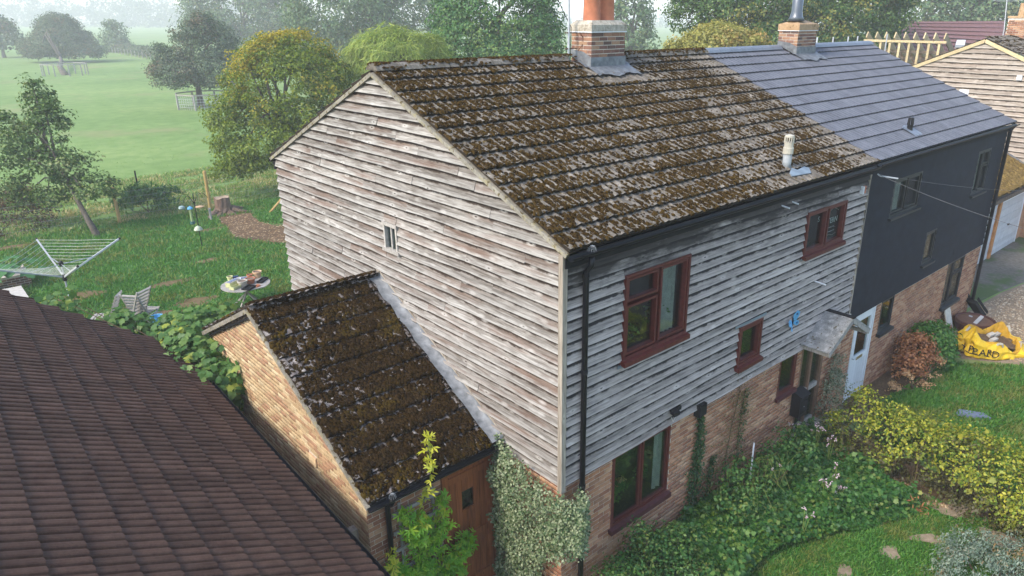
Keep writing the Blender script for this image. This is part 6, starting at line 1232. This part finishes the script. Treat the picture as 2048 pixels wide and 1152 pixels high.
t = thing('blue_bucket', 'bright blue bucket peeping over the grape vine by the chairs', 'bucket', (-1.32, 14.8, 0)); MB().lathe((-1.32, 14.8, 0), [(.13, 0), (.17, .52), (.18, .53), (.16, .53), (.13, .05)], 16).build('body', M['blue_pale'], t); MB().tube([(-1.32+.17*math.cos(a), 14.8, .53+.12*math.sin(a)) for a in np.linspace(0, math.pi, 8)], .006, 5).build('handle', M['steel'], t)
t = thing('brick_planter', 'red brick planter at the left edge under the clothes dryer', 'planter', (-3.7, 22, 0)); pb = MB().box(-4.5, 21.75, -.02, -3.2, 21.77, .44).box(-3.22, 21.77, -.02, -3.2, 23.0, .44).box(-4.5, 21.77, .3, -3.22, 23.0, .38).build('planter_wall', M['mortar_grey'], t)
bricks(pb, (-4.5, 21.75, 0), (1, 0, 0), (0, -1, 0), .0, .44, lambda z: (0, 1.3), [], 'brick_dark', 60); bricks(pb, (-3.2, 21.75, 0), (0, 1, 0), (1, 0, 0), .0, .44, lambda z: (0, 1.25), [], 'brick_dark', 0)
t = thing('rhubarb_plant', 'rhubarb plant with huge green leaves growing in the brick planter', 'plant', (-3.6, 22.2, .38))
V0, F0 = SHAPES['vine']; rm = mkmesh('leaf', V0, F0, G['rhubarb'])
for i in range(15):
    a = random.uniform(0, 6.28); r = random.uniform(.15, .75); p = np.array([-3.62+r*math.cos(a), 22.1+r*.8*math.sin(a)-.15, .75+random.uniform(-.15, .3)-r*.25]); MB().tube([(-3.6, 22.2, .36), tuple((p+np.array([-3.6, 22.2, .9]))/2), tuple(p)], [.018, .014, .010], 5).build('stalk', M['stem_green'], t)
    o = bpy.data.objects.new('leaf', rm); COL.objects.link(o); adopt(o, t); n_ = unit(np.array([.3*math.cos(a), .3*math.sin(a)-.25, 1.])); d_ = unit(np.array([math.cos(a), math.sin(a), -.25])); d_ = unit(d_-n_*np.dot(d_, n_)); s = random.uniform(.38, .62); o.matrix_basis = mat4(np.cross(d_, n_)*s, d_*s, n_*s, p)

# ================================================================== FRONT OF THE HOUSES
t = thing('post_box', 'black wall mounted letter box beside the porch door', 'letter box', (6.55, -.1, .9))
MB().add([(6.40, -.20, .72), (6.72, -.20, .72), (6.72, .0, .72), (6.40, .0, .72), (6.40, -.20, 1.18), (6.72, -.20, 1.18), (6.72, .0, 1.26), (6.40, .0, 1.26)], [(0, 3, 2, 1), (4, 5, 6, 7), (0, 1, 5, 4), (1, 2, 6, 5), (2, 3, 7, 6), (3, 0, 4, 7)]).build('body', M['black'], t)
MB().obox((6.385, -.23, 1.175), (.35, 0, 0), (0, .23, .092), (0, -.01, .02)).build('lid', M['black'], t); MB().box(6.43, -.206, .80, 6.69, -.2005, 1.08).build('door', M['black_matt'], t); MB().lathe((6.56, -.207, .94), [(.012, 0), (.012, .012)], 8).build('lock', M['steel'], t)
t = thing('butterfly_ornament', 'blue metal butterfly fixed to the weatherboard left of the porch canopy', 'ornament', (5.88, -.07, 2.95))
for s in (-1, 1):
    for poly, sp in (([(.01, .02), (.07, .15), (.16, .19), (.20, .13), (.17, .05), (.09, -.01)], (.13, .12)), ([(.01, -.01), (.09, -.015), (.14, -.07), (.12, -.14), (.07, -.15), (.02, -.07)], (.085, -.08))):
        cz, sz = math.cos(.5), math.sin(.5); tr_ = lambda u, v, y: (5.88+s*u*cz-v*sz, y-.35*u, 2.95+s*u*sz+v*cz); V = [tr_(u, v, -.075) for u, v in poly]; V2 = [tr_(u, v, -.069) for u, v in poly]; m_ = len(poly)
        wg = obj('wing', mkmesh('wing', V+V2, [tuple(range(m_)), tuple(range(2*m_-1, m_-1, -1))]+[(i, (i+1) % m_, m_+(i+1) % m_, m_+i) for i in range(m_)], M['blue_pale']), t)
        V = [tr_(sp[0]+.022*math.cos(q), sp[1]+.022*math.sin(q), -.080) for q in np.linspace(0, 5.5, 8)]; obj('spot', mkmesh('spot', V, [tuple(range(8))], M['navy']), wg)
MB().tube([(5.88, -.08, 2.85), (5.88, -.085, 2.97), (5.88, -.08, 3.05)], [.008, .016, .010], 6).build('body', M['black'], t)
t = thing('wall_box', 'small dark electrical box where the weatherboard meets the brick', 'box', (3.14, -.05, 2.15)); MB().box(3.04, -.11, 2.06, 3.25, -.0, 2.28).build('case', M['black_matt'], t); MB().box(3.06, -.118, 2.08, 3.23, -.11, 2.26).build('cover', M['black'], t)
t = thing('security_light', 'small black security light with dangling wire on the weatherboard', 'light', (2.38, -.06, 2.42)); MB().obox((2.30, -.16, 2.40), (.14, 0, 0), (0, .09, .03), (0, .01, .06)).build('lamp_head', M['black'], t); MB().tube([(2.40, -.05, 2.42), (2.45, -.10, 2.36), (2.48, -.05, 2.30), (2.40, -.06, 2.24), (2.36, -.05, 2.33)], .006, 5).build('wire', M['cream'], t); MB().box(2.44, -.09, 2.42, 2.56, -.045, 2.48).build('sensor', M['black_matt'], t)
t = thing('alarm_box', 'little brown and white bell box under the eaves beside the dark house', 'alarm box', (8.05, -.06, 5.1)); MB().box(7.98, -.11, 5.05, 8.03, -.04, 5.20).build('case', M['white'], t)
for k in range(3): MB().box(8.035, -.10, 5.055+k*.05, 8.13, -.045, 5.095+k*.05).build('louvre', M['terracotta'], t)
for i, (x, z, L, lb) in enumerate(((5.02, 5.33, .20, 'white overflow pipe under the gutter, left one of the close pair'), (5.36, 5.34, .17, 'white overflow pipe under the gutter, right one of the close pair'), (6.62, 3.58, .26, 'white overflow pipe sticking out of the boards above the small red window'))):
    tag(MB().tube([(x, .0, z), (x+.02, -L, z-.03)], .014, 8).build('overflow_pipe', M['white'], None), lb, 'pipe', 'white overflow pipes')
t = thing('junction_box', 'pale blue grey cable box beside the porch canopy', 'box', (8.3, -.05, 2.3)); MB().box(8.24, -.10, 2.20, 8.36, -.04, 2.42).build('case', M['cream'], t); MB().tube([(8.33, -.05, 2.42), (8.35, -.065, 3.4), (8.33, -.065, 4.6), (8.37, -.07, 5.35)], .009, 5).build('cable', M['black'], t)
a = np.array([8.40, -.16, 5.40])
for (b, r, lb) in ((at(2140, 482, 13.2), .0045, 'pale overhead cable sagging from the joint of the two houses to the right edge'), (at(2120, 384, 15.0), .0025, 'thin upper overhead wire crossing the dark cladding')):
    pts = [a+(b-a)*s-np.array([0, 0, .35*s*(1-s)]) for s in np.linspace(0, 1, 14)]; tag(MB().tube(pts, r, 5).build('overhead_cable', M['cable'], None), lb, 'cable', 'overhead cables')
mb = MB().tube([(8.40, -.16, 5.40), (8.45, -.20, 5.36), (8.75, -.42, 5.30)], .016, 6); tag(mb.build('cable_clamp', M['alu'], None), 'white clamp gripping the overhead cable under the gutter joint', 'clamp')
t = thing('aerial_mast', 'steel aerial pole strapped to the left side of the terracotta chimney', 'aerial', (4.10, 4.15, 7.4)); MB().tube([(4.10, 4.15, 7.38), (4.10, 4.15, 9.6)], .022, 10).build('pole', M['alu'], t)
for z in (7.72, 8.0): MB().beam((4.02, 4.15, z), (4.32, 4.15, z), .02, .02).build('bracket', M['rust'], t)
MB().tube([(4.26, 4.02, 8.0), (4.31, 3.98, 7.92), (4.31, 3.98, 7.80), (4.24, 4.04, 7.68)], .012, 6).build('bracket', M['rust'], t); MB().tube([(4.12, 4.13, 7.4), (4.13, 4.12, 8.1), (4.05, 4.2, 8.3), (3.90, 4.25, 8.6), (3.92, 4.2, 9.3)], .008, 5).build('cable', M['black'], t)
t = thing('barrel_planter', 'low brown half barrel full of debris at the far corner of the dark house', 'planter', (15.5, -.5, 0)); MB().lathe((15.55, -.55, 0), [(.40, 0), (.50, .12), (.53, .34), (.50, .36), (.46, .34), (.42, .14)], 20).build('barrel', M['barrel'], t)
for z in (.07, .28): MB().lathe((15.55, -.55, z), [(.485 if z < .1 else .535, 0), (.495 if z < .1 else .54, .035)], 20).build('hoop', M['rust'], t)
MB().obox((15.25, -.65, .25), (.28, -.1, .22), (.04, .10, 0), (0, 0, .03)).obox((15.3, -.5, .2), (.5, .1, .1), (.02, .10, 0), (0, 0, .03)).build('debris', M['white_boards'], t)
t = thing('black_chute', 'wide black plastic downpipe shoe ending over the half barrel', 'pipe', (16.4, -.35, 0)); MB().obox((16.30, -.30, .62), (.34, -.22, -.45), (.12, .30, 0), (-.06, 0, -.10)).build('channel', M['black_matt'], t); MB().obox((16.27, -.33, .66), (.36, -.22, -.46), (0, .03, 0), (0, 0, .09)).obox((16.42, .0, .66), (.36, -.22, -.46), (0, .03, 0), (0, 0, .09)).build('side', M['black'], t)
t = thing('leaning_board', 'pale board with a red flower painted near its foot leaning on the brick', 'board', (14.6, -.2, 0)); MB().obox((14.42, -.32, 0), (.42, .02, 0), (0, .03, 0), (-.02, .24, .80)).build('panel', M['cream'], t)
for (dx, dz, r) in ((.20, .24, .06), (.28, .22, .055), (.25, .30, .05), (.15, .28, .045)): V = [(14.42+dx+r*math.cos(k), -.325+.3*(dz+r*math.sin(k)*.9), dz+r*math.sin(k)) for k in np.linspace(0, 6.28, 10, endpoint=False)]; obj('painted_petal', mkmesh('painted_petal', V, [tuple(range(10))], plain('paint_red', (0.33, 0.05, 0.045), .7)), t)
# collapsed bulk bag
BC = np.array([14.45, -1.32, 0])
t = thing('bulk_bag', 'collapsed yellow builders bulk bag with black lettering on the gravel edge', 'bag', tuple(BC)); n = 72
def bagpt(a, r, z):
    ca, sa = math.cos(a), math.sin(a); k = (abs(ca)**3.0+abs(sa)**3.0)**(-1/3.0); f = 1+.05*math.sin(7*a+1)+.03*math.sin(13*a+z*6)+.02*math.sin(23*a-z*9)
    u, v = .70*k*ca*r*f, .48*k*sa*r*f; c, s = math.cos(-.62), math.sin(-.62); return BC+np.array([u*c-v*s, u*s+v*c, z])
def sag(a): return .80+.30*math.sin(a-.9)+.20*math.sin(2*a+.6)
V = []; F = []
prof = [(1.04, 0, 0), (1.20, .05, 0), (1.20, .16, .02), (1.12, .28, .04), (1.16, .38, .05), (1.04, .50, .08), (.95, .57, .11), (.88, .55, .09), (.82, .42, .03), (.78, .28, .0)]
for i, (r, z, am) in enumerate(prof):
    for k in range(n):
        a = 2*math.pi*k/n; V.append(bagpt(a, r+.035*math.sin(9*a+i*1.3)+.02*math.sin(17*a-i*2.1), z*sag(a)+am*math.sin(5*a+i*.6)))
for i in range(len(prof)-1): F += [(i*n+k, i*n+(k+1) % n, (i+1)*n+(k+1) % n, (i+1)*n+k) for k in range(n)]
me = mkmesh('body', V, F, M['yellow_bag']); me.materials.append(M['yellow_inner']); me.polygons.foreach_set('material_index', [0 if i < 6*n else 1 for i in range(len(F))]); bagb = obj('body', me, t)
V = [bagpt(2*math.pi*k/n, .79, .27+.03*math.sin(k)+.06*math.sin(2*math.pi*k/n)) for k in range(n)]; obj('sand', mkmesh('sand', V, [tuple(range(n))], M['mulch']), t)
V = []; F = []
for j in range(6):
    for k in range(18): a = math.pi*(.56+.42*k/17); V.append(bagpt(a, 1.06+.10*j, [.22, .27, .22, .17, .09, .0][j]+.035*math.sin(k*1.7+j)))
for j in range(5): F += [(j*18+k, j*18+k+1, (j+1)*18+k+1, (j+1)*18+k) for k in range(17)]
obj('slumped_fold', mkmesh('slumped_fold', V, F, M['yellow_bag']), t)
for a0 in (2.35, .6, -.5, 4.5):
    p, q = bagpt(a0-.16, .95, .50*sag(a0-.16)), bagpt(a0+.2, .95, .50*sag(a0+.2)); m_ = (p+q)/2+np.array([-.05, -.06, .14])
    for x, y in ((p, p*.5+m_*.5+np.array([0, 0, .05])), (p*.5+m_*.5+np.array([0, 0, .05]), m_), (m_, q*.5+m_*.5), (q*.5+m_*.5, q)): MB().beam(x, y, .012, .055).build('strap', M['cream'], t)
mb = MB()
for q in ((.15, .1, .30), (-.12, -.05, .29), (.32, .02, .28)): o = BC+np.array(q); MB().obox(o, (.15, -.07, .04), (.06, .11, 0), (0, -.02, .07)).build('rubble', M['stone'], t)
for i, chh in enumerate('EPPARD'):
    a = math.pi*(1.075+.055*i); z = .28-.012*i; p = bagpt(a, 1.17, z); p2 = bagpt(a+.05, 1.17, z); xa = unit(p2-p); up = unit(np.array([.10, -.02, 1.0])); nn_ = unit(np.cross(xa, up)); up = np.cross(nn_, xa)
    p = p+nn_*.05-up*.10; text('lettering', chh, .25, M['black_matt'], Matrix(((xa[0], up[0], nn_[0], p[0]), (xa[1], up[1], nn_[1], p[1]), (xa[2], up[2], nn_[2], p[2]), (0, 0, 0, 1))), bagb, .006)
mb = MB(); pts = [bagpt(math.pi*(.98+.045*k), 1.21, .20-.012*k+.02*math.cos(k)) for k in range(9)]; mb.tube(pts, .014, 4); mb.build('lettering', M['black_matt'], bagb)
V = [(10.25, -1.95, .04), (10.5, -1.93, .07), (10.75, -2.35, .05), (10.62, -2.55, .06), (10.38, -2.3, .08)]; tag(obj('blue_sheet', mkmesh('blue_sheet', V+[(x, y, 0) for x, y, z in V], [(0, 1, 2, 3, 4)]+[(i, (i+1) % 5, 5+(i+1) % 5, 5+i) for i in range(5)], M['slate_blue'])), 'faded blue plastic sheet lying on the lawn behind the hedge', 'sheet')
lv = thing('dry_leaf_heap', 'small heap of brown dead leaves at the lower right edge of the front bed', 'leaf heap', (6.2, -2.55, 0)); P = np.array([6.25, -2.62, .08])+RNG.normal(0, 1, (110, 3))*np.array([.10, .12, .05]); leaves('leaf_litter', P, np.tile([[0, 0, 1.]], (110, 1)), .10, G['dead'], 'slim', lv, None, .8)
